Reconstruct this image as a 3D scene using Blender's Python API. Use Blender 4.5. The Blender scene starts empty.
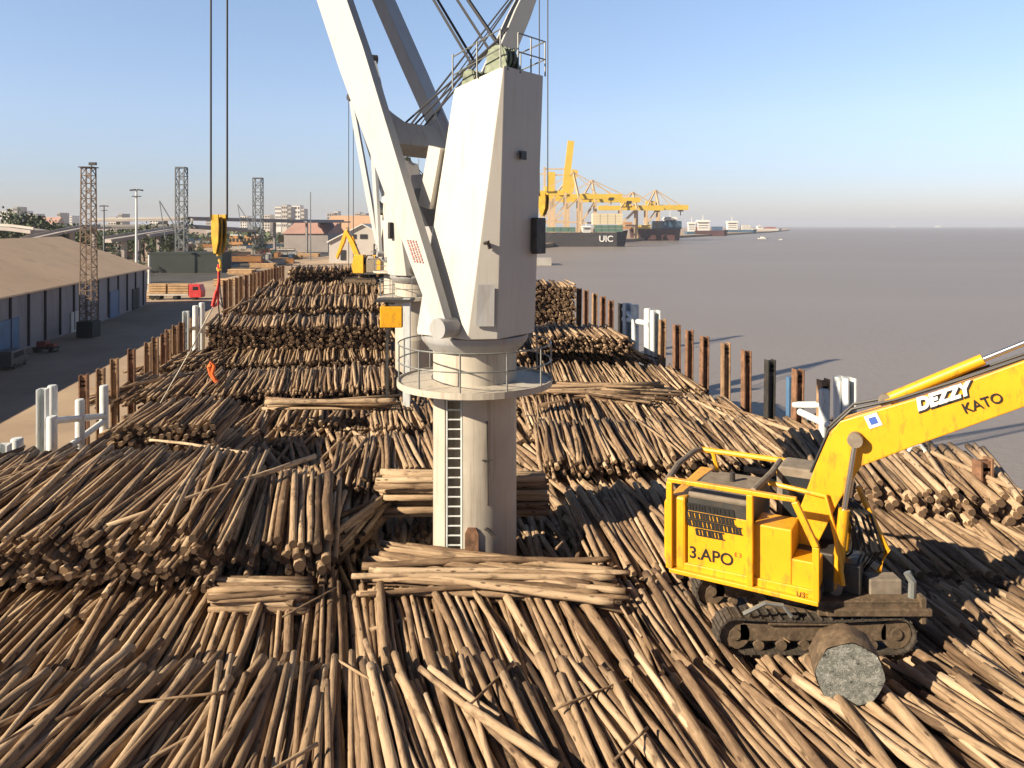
import bpy, math, random
import numpy as np
from mathutils import Vector, Matrix
R = math.radians
random.seed(7)
rng = np.random.default_rng(11)
scn = bpy.context.scene
COL = scn.collection

# ------------------------------------------------------------------ camera, world, sun, exposure
F, HZ, H = 800.0, 226.0, 9.9          # focal length in px, horizon row, camera height over the log deck (z = 0)
cam = bpy.data.cameras.new('camera')
cam.sensor_width = 36; cam.lens = F / 1024 * 36
cam.shift_y = -(384 - HZ) / 1024
cam.clip_start = 0.3; cam.clip_end = 90000
co = bpy.data.objects.new('camera', cam); COL.objects.link(co)
co.location = (0, 0, H); co.rotation_euler = (R(90), 0, 0)
scn.camera = co

SUN_EL, SH_AZ = 28.0, 62.0            # sun height; shadows fall this many degrees right of straight ahead
world = bpy.data.worlds.new('World'); scn.world = world; world.use_nodes = True
nt = world.node_tree; nt.nodes.clear()
sky = nt.nodes.new('ShaderNodeTexSky'); sky.sky_type = 'NISHITA'; sky.sun_disc = False
sky.sun_elevation = R(SUN_EL)
sky.sun_rotation = R(SH_AZ + 180)
sky.altitude = 0; sky.air_density = 1.0; sky.dust_density = 0.5; sky.ozone_density = 1.2
bg = nt.nodes.new('ShaderNodeBackground'); bg.inputs['Strength'].default_value = 0.083
out = nt.nodes.new('ShaderNodeOutputWorld')
# evening sky: darkened overhead to cut fill light, lavender tint over the horizon
gn = nt.nodes.new('ShaderNodeTexCoord'); sx_ = nt.nodes.new('ShaderNodeSeparateXYZ'); nt.links.new(gn.outputs['Generated'], sx_.inputs[0])
cr = nt.nodes.new('ShaderNodeValToRGB'); e = cr.color_ramp.elements
while len(e) < 6: e.new(.5)
for k_, (p_, c_) in enumerate(((0, (.66, .66, .90)), (.06, (.74, .76, .99)), (.13, (.98, .95, 1.10)), (.28, (1.16, 1.14, 1.20)), (.5, (.36, .44, .56)), (1, (.14, .17, .22)))): e[k_].position = p_; e[k_].color = (*c_, 1)
nt.links.new(sx_.outputs[2], cr.inputs[0])
mx = nt.nodes.new('ShaderNodeMix'); mx.data_type = 'RGBA'; mx.blend_type = 'MULTIPLY'; mx.inputs[0].default_value = 1
nt.links.new(sky.outputs[0], mx.inputs[6]); nt.links.new(cr.outputs[0], mx.inputs[7]); 
cr2 = nt.nodes.new('ShaderNodeValToRGB'); e = cr2.color_ramp.elements; e[0].position = .35; e[0].color = (.42, .45, .52, 1); e[1].position = .85; e[1].color = (1, 1, 1, 1)
mr = nt.nodes.new('ShaderNodeMath'); mr.operation = 'MULTIPLY_ADD'; nt.links.new(sx_.outputs[1], mr.inputs[0]); mr.inputs[1].default_value = .5; mr.inputs[2].default_value = .5
nt.links.new(mr.outputs[0], cr2.inputs[0])                         # sky dimmed behind and to the sides to lower the fill light
mx2 = nt.nodes.new('ShaderNodeMix'); mx2.data_type = 'RGBA'; mx2.blend_type = 'MULTIPLY'; mx2.inputs[0].default_value = 1
nt.links.new(mx.outputs[2], mx2.inputs[6]); nt.links.new(cr2.outputs[0], mx2.inputs[7]); nt.links.new(mx2.outputs[2], bg.inputs[0]); nt.links.new(bg.outputs[0], out.inputs[0])
sl = bpy.data.lights.new('sun', 'SUN'); sl.energy = 5.0; sl.angle = R(0.5); sl.color = (1.0, 0.85, 0.64)
so = bpy.data.objects.new('sun', sl); COL.objects.link(so)
sd = Vector((math.sin(R(SH_AZ)) * math.cos(R(SUN_EL)), math.cos(R(SH_AZ)) * math.cos(R(SUN_EL)), -math.sin(R(SUN_EL))))
so.rotation_euler = sd.to_track_quat('-Z', 'Y').to_euler()
so.location = (-60, -50, 60)
vs = scn.view_settings
vs.view_transform = 'Standard'; vs.look = 'None'; vs.gamma = 1; vs.use_curve_mapping = False; vs.exposure = 0.95
scn.cycles.max_bounces = 5; scn.cycles.diffuse_bounces = 2; scn.cycles.glossy_bounces = 2
scn.cycles.volume_bounces = 0

# ------------------------------------------------------------------ positions
def U(px, py, z):                     # pixel on the level z
    Y = (H - z) * F / (py - HZ); return Vector(((px - 512) / F * Y, Y, z))
def D(px, py, Y):                     # pixel at depth Y
    return Vector(((px - 512) / F * Y, Y, H - (py - HZ) / F * Y))
A_ = R(10.5)
RV = Vector((math.cos(A_), math.sin(A_), 0)); DV = Vector((-math.sin(A_), math.cos(A_), 0))
def S(u, w, z): return RV * u + DV * w + Vector((0, 0, z))   # ship frame
QZ, WZ = -8.0, -12.0                  # quay, water

# ------------------------------------------------------------------ materials
def nodes(m):
    m.use_nodes = True; t = m.node_tree; t.nodes.clear()
    o = t.nodes.new('ShaderNodeOutputMaterial'); b = t.nodes.new('ShaderNodeBsdfPrincipled')
    t.links.new(b.outputs[0], o.inputs[0]); return t, b
def N(t, kind, **kw):
    n = t.nodes.new(kind)
    for k, v in kw.items():
        if k in n.inputs: n.inputs[k].default_value = v
        else: setattr(n, k, v)
    return n
def mixc(t, fac, a, b):
    n = t.nodes.new('ShaderNodeMix'); n.data_type = 'RGBA'
    for s, v in ((n.inputs[0], fac), (n.inputs[6], a), (n.inputs[7], b)):
        if hasattr(v, 'is_output'): t.links.new(v, s)
        else: s.default_value = v if isinstance(v, (float, int)) else (*v[:3], 1)
    return n.outputs[2]
def ramp(t, src, stops):
    n = t.nodes.new('ShaderNodeValToRGB'); e = n.color_ramp.elements
    while len(e) < len(stops): e.new(0.5)
    for i, (p, c) in enumerate(stops):
        e[i].position = p; e[i].color = (*c, 1) if hasattr(c, '__len__') else (c, c, c, 1)
    t.links.new(src, n.inputs[0]); return n.outputs[0]
def coords(t, scale=(1, 1, 1)):
    c = t.nodes.new('ShaderNodeTexCoord'); m = t.nodes.new('ShaderNodeMapping'); m.inputs['Scale'].default_value = scale
    t.links.new(c.outputs['Object'], m.inputs[0]); return m.outputs[0]
def noise(t, vec, scale, detail=5, rough=.6):
    n = N(t, 'ShaderNodeTexNoise', Scale=scale, Detail=detail, Roughness=rough); t.links.new(vec, n.inputs['Vector']); return n.outputs[0]
def mat(name, col, rough=.6, metal=0., var=.25, scale=2., dirt=None, damt=.5, dscale=(1.5, 1.5, .25), bump=.0, bscale=20):
    m = bpy.data.materials.new(name); t, b = nodes(m)
    n1 = noise(t, coords(t), scale)
    lo = tuple(c * (1 - var) for c in col); hi = tuple(min(1, c * (1 + var * .6)) for c in col)
    c = ramp(t, n1, [(.3, lo), (.7, hi)])
    if dirt:
        n2 = noise(t, coords(t, dscale), 2.2, 8, .68)
        c = mixc(t, ramp(t, n2, [(.52, 0.), (.72, damt)]), c, dirt)
    t.links.new(c, b.inputs['Base Color'])
    b.inputs['Roughness'].default_value = rough; b.inputs['Metallic'].default_value = metal
    if bump:
        bn = N(t, 'ShaderNodeBump', Strength=bump, Distance=.03); t.links.new(noise(t, coords(t), bscale), bn.inputs['Height'])
        t.links.new(bn.outputs[0], b.inputs['Normal'])
    return m
def flat(name, col, rough=.6): return mat(name, col, rough, var=.12, scale=.4)

def bark_mat(name, per_object):
    m = bpy.data.materials.new(name); t, b = nodes(m)
    at = N(t, 'ShaderNodeAttribute'); at.attribute_name = 'logco'
    tn = N(t, 'ShaderNodeAttribute'); tn.attribute_name = 'tone'
    tone = tn.outputs['Fac']
    mp = t.nodes.new('ShaderNodeMapping'); mp.inputs['Scale'].default_value = (1, 1, .12); t.links.new(at.outputs['Vector'], mp.inputs[0])
    streak = noise(t, mp.outputs[0], 14, 6, .65)
    mp2 = t.nodes.new('ShaderNodeMapping'); mp2.inputs['Scale'].default_value = (1, 1, .45); t.links.new(at.outputs['Vector'], mp2.inputs[0])
    patch = noise(t, mp2.outputs[0], 2.6, 5, .6)
    ad = N(t, 'ShaderNodeMath', operation='MULTIPLY_ADD'); t.links.new(streak, ad.inputs[0]); ad.inputs[1].default_value = .75; t.links.new(tone, ad.inputs[2])
    ad2 = N(t, 'ShaderNodeMath', operation='SUBTRACT'); t.links.new(ad.outputs[0], ad2.inputs[0]); ad2.inputs[1].default_value = .36
    base = ramp(t, ad2.outputs[0], [(.0, (.045, .029, .019)), (.3, (.165, .105, .063)), (.58, (.345, .238, .145)), (1., (.57, .43, .285))])
    c = mixc(t, ramp(t, patch, [(.56, 0.), (.66, .75)]), base, (.11, .07, .045))
    c = mixc(t, ramp(t, patch, [(.30, .6), (.40, 0.)]), c, (.50, .36, .22))
    vk = N(t, 'ShaderNodeTexVoronoi', Scale=5.5, Randomness=1.); mp3 = t.nodes.new('ShaderNodeMapping'); mp3.inputs['Scale'].default_value = (1, 1, .35); t.links.new(at.outputs['Vector'], mp3.inputs[0]); t.links.new(mp3.outputs[0], vk.inputs['Vector'])
    c = mixc(t, ramp(t, vk.outputs['Distance'], [(.10, .8), (.2, 0.)]), c, (.05, .03, .02))            # knots
    crk = noise(t, mp.outputs[0], 32, 4, .7)
    c = mixc(t, ramp(t, crk, [(.60, 0.), (.70, .7)]), c, (.07, .045, .03))                              # cracks along the grain
    t.links.new(c, b.inputs['Base Color']); b.inputs['Roughness'].default_value = .85
    b.inputs['Specular IOR Level'].default_value = .25
    bn = N(t, 'ShaderNodeBump', Strength=1., Distance=.03); t.links.new(streak, bn.inputs['Height']); t.links.new(bn.outputs[0], b.inputs['Normal'])
    return m
def end_mat():
    m = bpy.data.materials.new('log_end_grain'); t, b = nodes(m)
    tn = N(t, 'ShaderNodeAttribute'); tn.attribute_name = 'tone'
    at = N(t, 'ShaderNodeAttribute'); at.attribute_name = 'logco'
    n = noise(t, at.outputs['Vector'], 9, 4)
    c = mixc(t, n, ramp(t, tn.outputs['Fac'], [(.25, (.05, .031, .019)), (.6, (.12, .072, .038)), (.95, (.34, .21, .105))]), (.09, .055, .033))  # ends darkened for grime and for the shade on the stack fronts
    t.links.new(c, b.inputs['Base Color']); b.inputs['Roughness'].default_value = .9
    return m
M = {}
M['bark'] = bark_mat('bark', False); M['end'] = end_mat()
M['crane'] = mat('crane_white_paint', (.55, .525, .475), .5, var=.06, scale=.6, dirt=(.33, .19, .10), damt=.22, dscale=(2.4, 2.4, .16))
M['crane_dk'] = mat('crane_grey_paint', (.34, .345, .35), .5, var=.1, scale=.8, dirt=(.25, .16, .10), damt=.5, dscale=(2, 2, .2))
M['jib'] = mat('jib_grey_white_paint', (.42, .435, .435), .5, var=.06, scale=.6, dirt=(.28, .18, .11), damt=.3, dscale=(2.4, 2.4, .3))
M['ped'] = mat('pedestal_cream_paint', (.49, .445, .37), .55, var=.14, scale=.8, dirt=(.20, .145, .10), damt=.7, dscale=(2.2, 2.2, .1))
M['steel_dk'] = mat('dark_steel', (.06, .058, .055), .5, .3, var=.4, dirt=(.16, .09, .05), dscale=(2, 2, 2))
M['greendk'] = mat('green_machinery', (.16, .19, .13), .5, .2, var=.5, scale=4)
M['rail'] = mat('galvanised_rail', (.24, .25, .24), .45, .4, var=.25)
M['wire'] = flat('wire_rope', (.05, .05, .055), .6)
M['rope'] = flat('pale_rope', (.5, .46, .38), .9)
M['rust'] = mat('rusty_steel', (.24, .125, .07), .85, var=.5, scale=3, dirt=(.05, .03, .022), damt=.85, dscale=(2.5, 2.5, .8), bump=.3)
M['rust2'] = mat('tan_rusty_steel', (.36, .225, .125), .85, var=.4, scale=3, dirt=(.07, .042, .03), damt=.8, dscale=(2.5, 2.5, .8), bump=.3)
M['whitepipe'] = mat('white_pipe_paint', (.68, .72, .72), .5, var=.08, dirt=(.30, .19, .11), damt=.6, dscale=(3, 3, .6))
M['yellow'] = mat('yellow_excavator_paint', (.80, .385, .012), .42, var=.12, scale=1.2, dirt=(.20, .11, .035), damt=.8, dscale=(2.6, 2.6, .9))
M['hookyel'] = mat('yellow_hook_paint', (.48, .29, .02), .5, var=.3, scale=3, dirt=(.1, .06, .03))
M['yellow2'] = mat('yellow_port_paint', (.70, .48, .06), .5, var=.1, scale=.1)
M['orangeport'] = mat('pale_orange_port_paint', (.58, .43, .27), .6, var=.15, scale=.1)
M['track'] = mat('muddy_track_steel', (.13, .09, .055), .85, .1, var=.5, scale=5, dirt=(.26, .19, .12), damt=.7, dscale=(3, 3, 3), bump=.5, bscale=12)
M['tread'] = mat('worn_track_shoes', (.09, .075, .06), .7, .3, var=.5, scale=6, dirt=(.24, .18, .12), dscale=(4, 4, 4), bump=.4)
M['glass'] = flat('dark_cab_glass', (.03, .035, .04), .08)
M['hood'] = mat('dusty_hood', (.23, .19, .145), .8, var=.3, scale=4)
M['black'] = flat('black_paint', (.015, .015, .015), .5)
M['redpaint'] = flat('red_lettering', (.5, .03, .02), .5)
M['fadedred'] = mat('faded_red_stencil', (.42, .16, .12), .7, var=.4, scale=9)
M['whitepaint'] = flat('white_decal', (.8, .8, .78), .5)
M['bluepaint'] = flat('blue_decal', (.05, .12, .45), .5)
M['chrome'] = flat('polished_rod', (.6, .6, .62), .2); M['chrome'].node_tree.nodes['Principled BSDF'].inputs['Metallic'].default_value = .9
M['orange'] = mat('orange_webbing', (.75, .16, .03), .8)
M['redweb'] = mat('red_webbing', (.70, .06, .05), .8)
M['hull'] = mat('dark_hull_paint', (.05, .05, .055), .6, var=.25, scale=.3, dirt=(.15, .07, .04), dscale=(.4, .4, .1))
M['hullred'] = mat('maroon_hull_paint', (.10, .045, .045), .6, var=.3, scale=.05)
M['hullblue'] = mat('blue_hull_paint', (.05, .12, .20), .6, var=.3, scale=.05)
M['deck'] = mat('dark_deck', (.045, .04, .036), .8, var=.4, scale=1)
M['super'] = flat('ship_white', (.75, .74, .70), .5)
M['cont_tan'] = mat('cream_container_paint', (.66, .58, .40), .6, var=.08, scale=.05)
M['wh_roof'] = mat('tan_sheet_roof', (.76, .54, .34), .75, var=.10, scale=.08, dirt=(.28, .19, .12), damt=.35, dscale=(.1, .1, .1))
M['wh_wall'] = mat('grey_sheet_wall', (.27, .25, .26), .7, var=.18, scale=.2, dirt=(.14, .11, .10), damt=.6, dscale=(.5, .5, .1))
M['blue_door'] = mat('blue_door_paint', (.08, .17, .30), .6, var=.2, scale=.5)
M['darkgap'] = flat('dark_seam', (.03, .03, .035), .9)
M['roof_pink'] = mat('pinkish_roof', (.45, .27, .22), .8, var=.12, scale=.06)
M['roof_orange'] = mat('orange_tan_roof', (.58, .36, .22), .8, var=.1, scale=.05)
M['wall_pale'] = mat('pale_wall', (.55, .51, .46), .8, var=.12, scale=.1)
M['wall_white'] = mat('white_wall', (.70, .69, .66), .8, var=.1, scale=.1)
M['wall_grey'] = mat('grey_wall', (.33, .30, .29), .8, var=.15, scale=.1)
M['darkgreen'] = mat('dark_green_cladding', (.03, .04, .037), .8, var=.3, scale=.1)
M['concrete'] = mat('concrete', (.42, .40, .37), .85, var=.15, scale=.15)
M['lattice'] = mat('lattice_steel', (.20, .14, .10), .7, .2, var=.4, scale=.3)
M['lattice2'] = mat('grey_lattice_steel', (.16, .18, .20), .7, .2, var=.3, scale=.3)
M['lumber'] = mat('sawn_timber', (.50, .32, .17), .8, var=.3, scale=1.2)
M['red'] = mat('red_lorry_paint', (.62, .05, .05), .45, var=.2, scale=1)
M['cont_dark'] = flat('dark_van_paint', (.09, .09, .095), .4)
M['trunk'] = mat('tree_bark', (.10, .07, .05), .9)
def leaf_mat(name, a, b_):
    m = bpy.data.materials.new(name); t, b = nodes(m)
    g = N(t, 'ShaderNodeNewGeometry'); c = mixc(t, g.outputs['Random Per Island'], a, b_)
    t.links.new(c, b.inputs['Base Color']); b.inputs['Roughness'].default_value = .8; return m
M['leaf'] = leaf_mat('foliage', (.03, .05, .025), (.09, .12, .05))
CC = [('rusty red', (.30, .07, .05)), ('dull blue', (.06, .13, .24)), ('grey green', (.10, .19, .15)), ('pale grey', (.5, .5, .48)), ('orange tan', (.50, .25, .09)), ('brown', (.2, .12, .08)), ('dirty white', (.62, .60, .55))]
for n_, c_ in CC: M['c_' + n_] = mat('container_paint_' + n_.replace(' ', '_'), c_, .6, var=.2, scale=.3, dirt=(.12, .07, .05), damt=.4, dscale=(.5, .5, .2))

# ------------------------------------------------------------------ mesh builder
class MB:
    flip = False; xf = None
    def __init__(s): s.v = []; s.f = []; s.m = []
    def add(s, vs, fs, mi=0):                                   # raw geometry
        o = len(s.v); s.v += [tuple(p) for p in vs]; s.f += [tuple(i + o for i in f) for f in fs]; s.m += [mi] * len(fs)
    def box(s, c, size, ax=None, mi=0):
        c = Vector(c); X, Yv, Z = ax if ax else (Vector((1, 0, 0)), Vector((0, 1, 0)), Vector((0, 0, 1)))
        hx, hy, hz = (q / 2 for q in size)
        vs = [c + X * a * hx + Yv * b * hy + Z * d * hz for d in (-1, 1) for b in (-1, 1) for a in (-1, 1)]
        s.add(vs, [(0, 2, 3, 1), (4, 5, 7, 6), (0, 1, 5, 4), (2, 6, 7, 3), (0, 4, 6, 2), (1, 3, 7, 5)], mi)
    def bar(s, p, q, w, h=None, up=(0, 0, 1), mi=0, w2=None, h2=None):   # square beam from p to q
        p, q = Vector(p), Vector(q); h = h or w; w2 = w2 or w; h2 = h2 or h
        d = (q - p).normalized(); up = Vector(up)
        if abs(d.dot(up)) > .98: up = Vector((1, 0, 0))
        sx = d.cross(up).normalized(); uz = sx.cross(d)
        vs = [P + sx * a * ww / 2 + uz * b * hh / 2 for P, ww, hh in ((p, w, h), (q, w2, h2)) for b in (-1, 1) for a in (-1, 1)]
        s.add(vs, [(0, 2, 3, 1), (4, 5, 7, 6), (0, 1, 5, 4), (2, 6, 7, 3), (0, 4, 6, 2), (1, 3, 7, 5)], mi)
    def tube(s, pts, r, n=8, mi=0, r2=None, cap=True):
        pts = [Vector(p) for p in pts]; rings = []
        for i, p in enumerate(pts):
            d = (pts[min(i + 1, len(pts) - 1)] - pts[max(i - 1, 0)]).normalized()
            up = Vector((0, 0, 1)) if abs(d.z) < .95 else Vector((1, 0, 0))
            sx = d.cross(up).normalized(); uz = sx.cross(d)
            rr = r if r2 is None else r + (r2 - r) * i / (len(pts) - 1)
            rings.append([p + sx * math.cos(2 * math.pi * k / n) * rr + uz * math.sin(2 * math.pi * k / n) * rr for k in range(n)])
        vs = [v for ring in rings for v in ring]; fs = []
        for i in range(len(pts) - 1):
            for k in range(n):
                fs.append((i * n + k, i * n + (k + 1) % n, (i + 1) * n + (k + 1) % n, (i + 1) * n + k))
        if cap: fs += [tuple(range(n))[::-1], tuple((len(pts) - 1) * n + k for k in range(n))]
        s.add(vs, fs, mi)
    def prism(s, poly, ext, mi=0):                                  # planar polygon extruded by a vector
        n = len(poly); poly = [Vector(p) for p in poly]; ext = Vector(ext)
        vs = poly + [p + ext for p in poly]
        s.add(vs, [tuple(range(n))[::-1], tuple(range(n, 2 * n))] + [(i, (i + 1) % n, n + (i + 1) % n, n + i) for i in range(n)], mi)
    def lathe(s, c, prof, n=32, mi=0):
        c = Vector(c); vs = []; fs = []
        for r, z in prof: vs += [c + Vector((r * math.cos(2 * math.pi * k / n), r * math.sin(2 * math.pi * k / n), z)) for k in range(n)]
        for i in range(len(prof) - 1):
            for k in range(n): fs.append((i * n + k, i * n + (k + 1) % n, (i + 1) * n + (k + 1) % n, (i + 1) * n + k))
        fs += [tuple(range(n))[::-1], tuple((len(prof) - 1) * n + k for k in range(n))]
        s.add(vs, fs, mi)
    def build(s, name, mats, parent=None, world=False, smooth=False, bevel=0):
        if not isinstance(mats, (list, tuple)): mats = [mats]
        if MB.xf is not None: s.v = [tuple(MB.xf @ Vector(v)) for v in s.v]
        if MB.flip:
            s.v = [(v[0], -v[1], v[2]) for v in s.v]; s.f = [f[::-1] for f in s.f]
        off = Vector((0, 0, 0))
        if parent and world:
            p = parent
            while p: off += p.location; p = p.parent
        me = bpy.data.meshes.new(name)
        me.from_pydata([tuple(Vector(v) - off) for v in s.v], [], s.f)
        for m in mats: me.materials.append(m)
        me.polygons.foreach_set('material_index', s.m)
        me.update()
        if smooth:
            me.polygons.foreach_set('use_smooth', [True] * len(me.polygons))
            try: me.set_sharp_from_angle(angle=R(40))
            except Exception: pass
        o = bpy.data.objects.new(name, me); COL.objects.link(o)
        if parent: o.parent = parent
        if bevel:
            b = o.modifiers.new('bevel', 'BEVEL'); b.width = bevel; b.segments = 2; b.limit_method = 'ANGLE'
        return o
def tag(o, label=None, cat=None, group=None, kind=None):
    if label: o['label'] = label
    if cat: o['category'] = cat
    if group: o['group'] = group
    if kind: o['kind'] = kind
    return o
def thing(name, label, cat, loc=(0, 0, 0), rotz=0, group=None):
    o = bpy.data.objects.new(name, None); COL.objects.link(o); o.location = loc; o.rotation_euler = (0, 0, rotz)
    o.empty_display_size = .2
    return tag(o, label, cat, group)
def dup(o, loc, rotz=None, label=None, parent=None):
    def rec(x, par):
        c = x.copy(); COL.objects.link(c)
        if par: c.parent = par
        for ch in list(x.children): rec(ch, c)
        return c
    r = rec(o, parent); r.location = loc
    if rotz is not None: r.rotation_euler = (0, 0, rotz)
    if label: r['label'] = label
    return r
def text(name, body, size, origin, xdir, ydir, m, parent=None, depth=.01, shear=0., offset=0.):
    cu = bpy.data.curves.new(name, 'FONT'); cu.body = body; cu.size = size; cu.extrude = depth; cu.shear = shear; cu.offset = offset
    tmp = bpy.data.objects.new('tmp', cu); COL.objects.link(tmp)
    me = bpy.data.meshes.new_from_object(tmp.evaluated_get(bpy.context.evaluated_depsgraph_get()))
    bpy.data.objects.remove(tmp); bpy.data.curves.remove(cu)
    x = Vector(xdir).normalized(); y = Vector(ydir).normalized(); z = x.cross(y)
    mw = Matrix((( x.x, y.x, z.x, origin[0]), (x.y, y.y, z.y, origin[1]), (x.z, y.z, z.z, origin[2]), (0, 0, 0, 1)))
    me.transform(mw); me.materials.clear(); me.materials.append(m)
    o = bpy.data.objects.new(name, me); COL.objects.link(o)
    if parent: o.parent = parent
    return o

# ------------------------------------------------------------------ setting: water, quay
def sheet(name, poly, z, m, kind='structure', skirt=None):
    mb = MB(); n = len(poly); vs = [(p[0], p[1], z) for p in poly]; fs = [tuple(range(n))]
    if skirt is not None:
        vs += [(p[0], p[1], skirt) for p in poly]
        fs += [(i, n + i, n + (i + 1) % n, (i + 1) % n) for i in range(n)]
    mb.add(vs, fs); o = mb.build(name, m); tag(o, kind=kind); return o
def water_mat():
    m = bpy.data.materials.new('river_water'); t, b = nodes(m)
    c = coords(t, (1, 1, 1))
    big = noise(t, coords(t, (.004, .012, .01)), 1.0, 4, .55)
    t.links.new(ramp(t, big, [(.3, (.222, .196, .180)), (.7, (.250, .220, .202))]), b.inputs['Base Color'])
    b.inputs['Roughness'].default_value = .42; b.inputs['IOR'].default_value = 1.33; b.inputs['Specular IOR Level'].default_value = .32
    n = noise(t, coords(t, (.5, 1.1, 1)), 1.0, 6, .62)
    bn = N(t, 'ShaderNodeBump', Strength=.4, Distance=.5); t.links.new(n, bn.inputs['Height']); t.links.new(bn.outputs[0], b.inputs['Normal'])
    return m
sheet('river_water', [(-3000, -300), (25000, -300), (25000, 25000), (-25000, 25000), (-3000, 300)], WZ, water_mat())
def quay_mat():
    m = bpy.data.materials.new('quay_paving'); t, b = nodes(m)
    n = noise(t, coords(t, (.05, .05, .05)), 1.3, 7, .65)
    c = ramp(t, n, [(.3, (.26, .19, .13)), (.5, (.38, .28, .19)), (.7, (.46, .35, .24))])
    t.links.new(c, b.inputs['Base Color']); b.inputs['Roughness'].default_value = .9; return m
qe = -15.6                                                        # quay edge, just left of the ship
shore = [S(qe, -80, 0), S(qe, 175, 0)] + [U(x, y, WZ) for x, y in ((420, 262), (500, 254), (530, 249.5), (560, 246), (610, 243.6), (650, 240), (690, 237.2), (730, 235), (770, 232.6), (789, 230.6), (789, 229.2))]
sheet('quay_ground', [(p.x, p.y) for p in shore] + [(2600, 9000), (-12000, 12000), (-12000, -80)], QZ, quay_mat(), skirt=WZ - 1)

sheet('yard_road', [tuple(U(x, y, QZ)[:2]) for x, y in ((128, 292), (222, 279), (300, 258), (420, 250), (330, 249), (225, 262), (120, 276))], QZ + .03, mat('asphalt', (.06, .058, .055), .9, var=.4, scale=.1))
# ------------------------------------------------------------------ the timber ship under the logs
ship = thing('timber_ship', 'dark hulled timber carrier under the deck load of logs', 'ship', S(3.4, 40, WZ))
mb = MB()
def hullpoly(z, s=1.):
    pts = []
    for u, w in ((-17, -40), (17, -40), (17, 118), (11, 136), (0, 146), (-11, 136), (-17, 118)): pts.append(S(3.4 + u * s, w, z))
    return pts
lo, hi = hullpoly(WZ - .5, .97), hullpoly(-5.2)
mb.add(lo + hi, [tuple(range(7))[::-1]] + [(i, (i + 1) % 7, 7 + (i + 1) % 7, 7 + i) for i in range(7)])
mb.build('hull', M['hull'], ship, world=True)
mb = MB(); mb.add(hullpoly(-5.2), [tuple(range(7))]); mb.build('deck', M['deck'], ship, world=True)

# ------------------------------------------------------------------ logs
LOGS = []                             # dicts: p0, p1 (near, far), r0, r1, tone, row, top
PED = Vector((-1.16, 25, 0))
def inside(poly, x, y):
    c = False; j = len(poly) - 1
    for i in range(len(poly)):
        if (poly[i][1] > y) != (poly[j][1] > y) and x < (poly[j][0] - poly[i][0]) * (y - poly[i][1]) / (poly[j][1] - poly[i][1]) + poly[i][0]: c = not c
        j = i
    return c
VOIDS = [[tuple(U(x, y, 0)[:2]) for x, y in P] for P in (
    [(512, 492), (560, 500), (572, 520), (566, 548), (512, 550)],
    [(232, 447), (300, 426), (372, 430), (366, 449), (250, 452)],
    [(330, 575), (352, 560), (392, 540), (436, 533), (436, 549), (372, 556), (350, 590)])]
def addlog(p0, p1, r, tone, row, top=False, taper=.8, force=False):
    m = (p0 + p1) / 2
    d = (p1 - p0); L = d.length
    t = max(0, min(1, (PED - p0).dot(d) / max(L * L, 1e-6))); q = p0 + d * t
    if (Vector((q.x, q.y, 0)) - PED).length < 1.36 + r: return
    if not force:
        for k in (0, .1, .22, .35, .5, .65, .78, .9, 1):
            q = p0 + d * k
            if any(inside(V, q.x, q.y) for V in VOIDS):
                return
    a = random.random() < .5
    LOGS.append(dict(p0=p0, p1=p1, r0=r if a else r * taper, r1=r * taper if a else r, tone=tone, row=row, top=top, L=L))
def tone():
    return min(1, max(0, random.gauss(.50, .17)))
def row(name, pts, z, L, layers=2, dia=(.17, .32), pack=1.0, dz=.25, jit=4.5, extra=.25, ljit=.16, tsh=0., grow=0., force=False, off=.5):
    """a tier of logs: centre line pts = (px, py, lean from vertical, + leans left going away) on level z"""
    dm = sum(dia) / 2
    W = [U(p[0], p[1], z) for p in pts]
    cum = [0]
    for a, b in zip(W, W[1:]): cum.append(cum[-1] + (b - a).length)
    for k in range(layers + 1):
        if k == layers: zk, prob = z + dm * .75, extra       # loose logs lying on the top
        else: zk, prob = z - k * dm * .82, 1.
        s = random.random() * dm
        while s < cum[-1]:
            i = max(j for j in range(len(cum)) if cum[j] <= s); i = min(i, len(pts) - 2)
            t = (s - cum[i]) / (cum[i + 1] - cum[i])
            # interpolate in the world, so spacing is even
            c = W[i].lerp(W[i + 1], t); lean = pts[i][2] * (1 - t) + pts[i + 1][2] * t
            px = 512 + F * c.x / c.y; py = HZ + F * (H - z) / c.y
            g = random.gauss(0, jit) * (1.6 if k == layers else 1)
            if random.random() < .03: g += random.gauss(0, 14)
            a = R(lean + g)
            d = (U(px - 4 * math.sin(a), py - 4 * math.cos(a), z) - U(px, py, z)).normalized()
            line = (W[i + 1] - W[i]).normalized()
            r = random.uniform(*dia) / 2
            if random.random() < .12: r *= 1.25
            step = 2 * r * pack / max(.3, abs(d.cross(line).z))
            if random.random() < prob:
                l = L * random.uniform(1 - ljit, 1 + ljit); sh = random.uniform(-ljit, ljit) * L * .55
                c2 = c + d * sh + Vector((0, 0, zk - z + random.uniform(-.07, .09)))
                dzz = dz + random.uniform(-.12, .12)
                p0 = c2 - d * l * off - Vector((0, 0, dzz / 2)); p1 = c2 + d * l * (1 - off) + Vector((0, 0, dzz / 2))
                addlog(p0, p1, r, min(1, max(0, tone() + tsh)), name, top=(k == 0 or k == layers or k == 1), force=force)
            s += step
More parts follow.
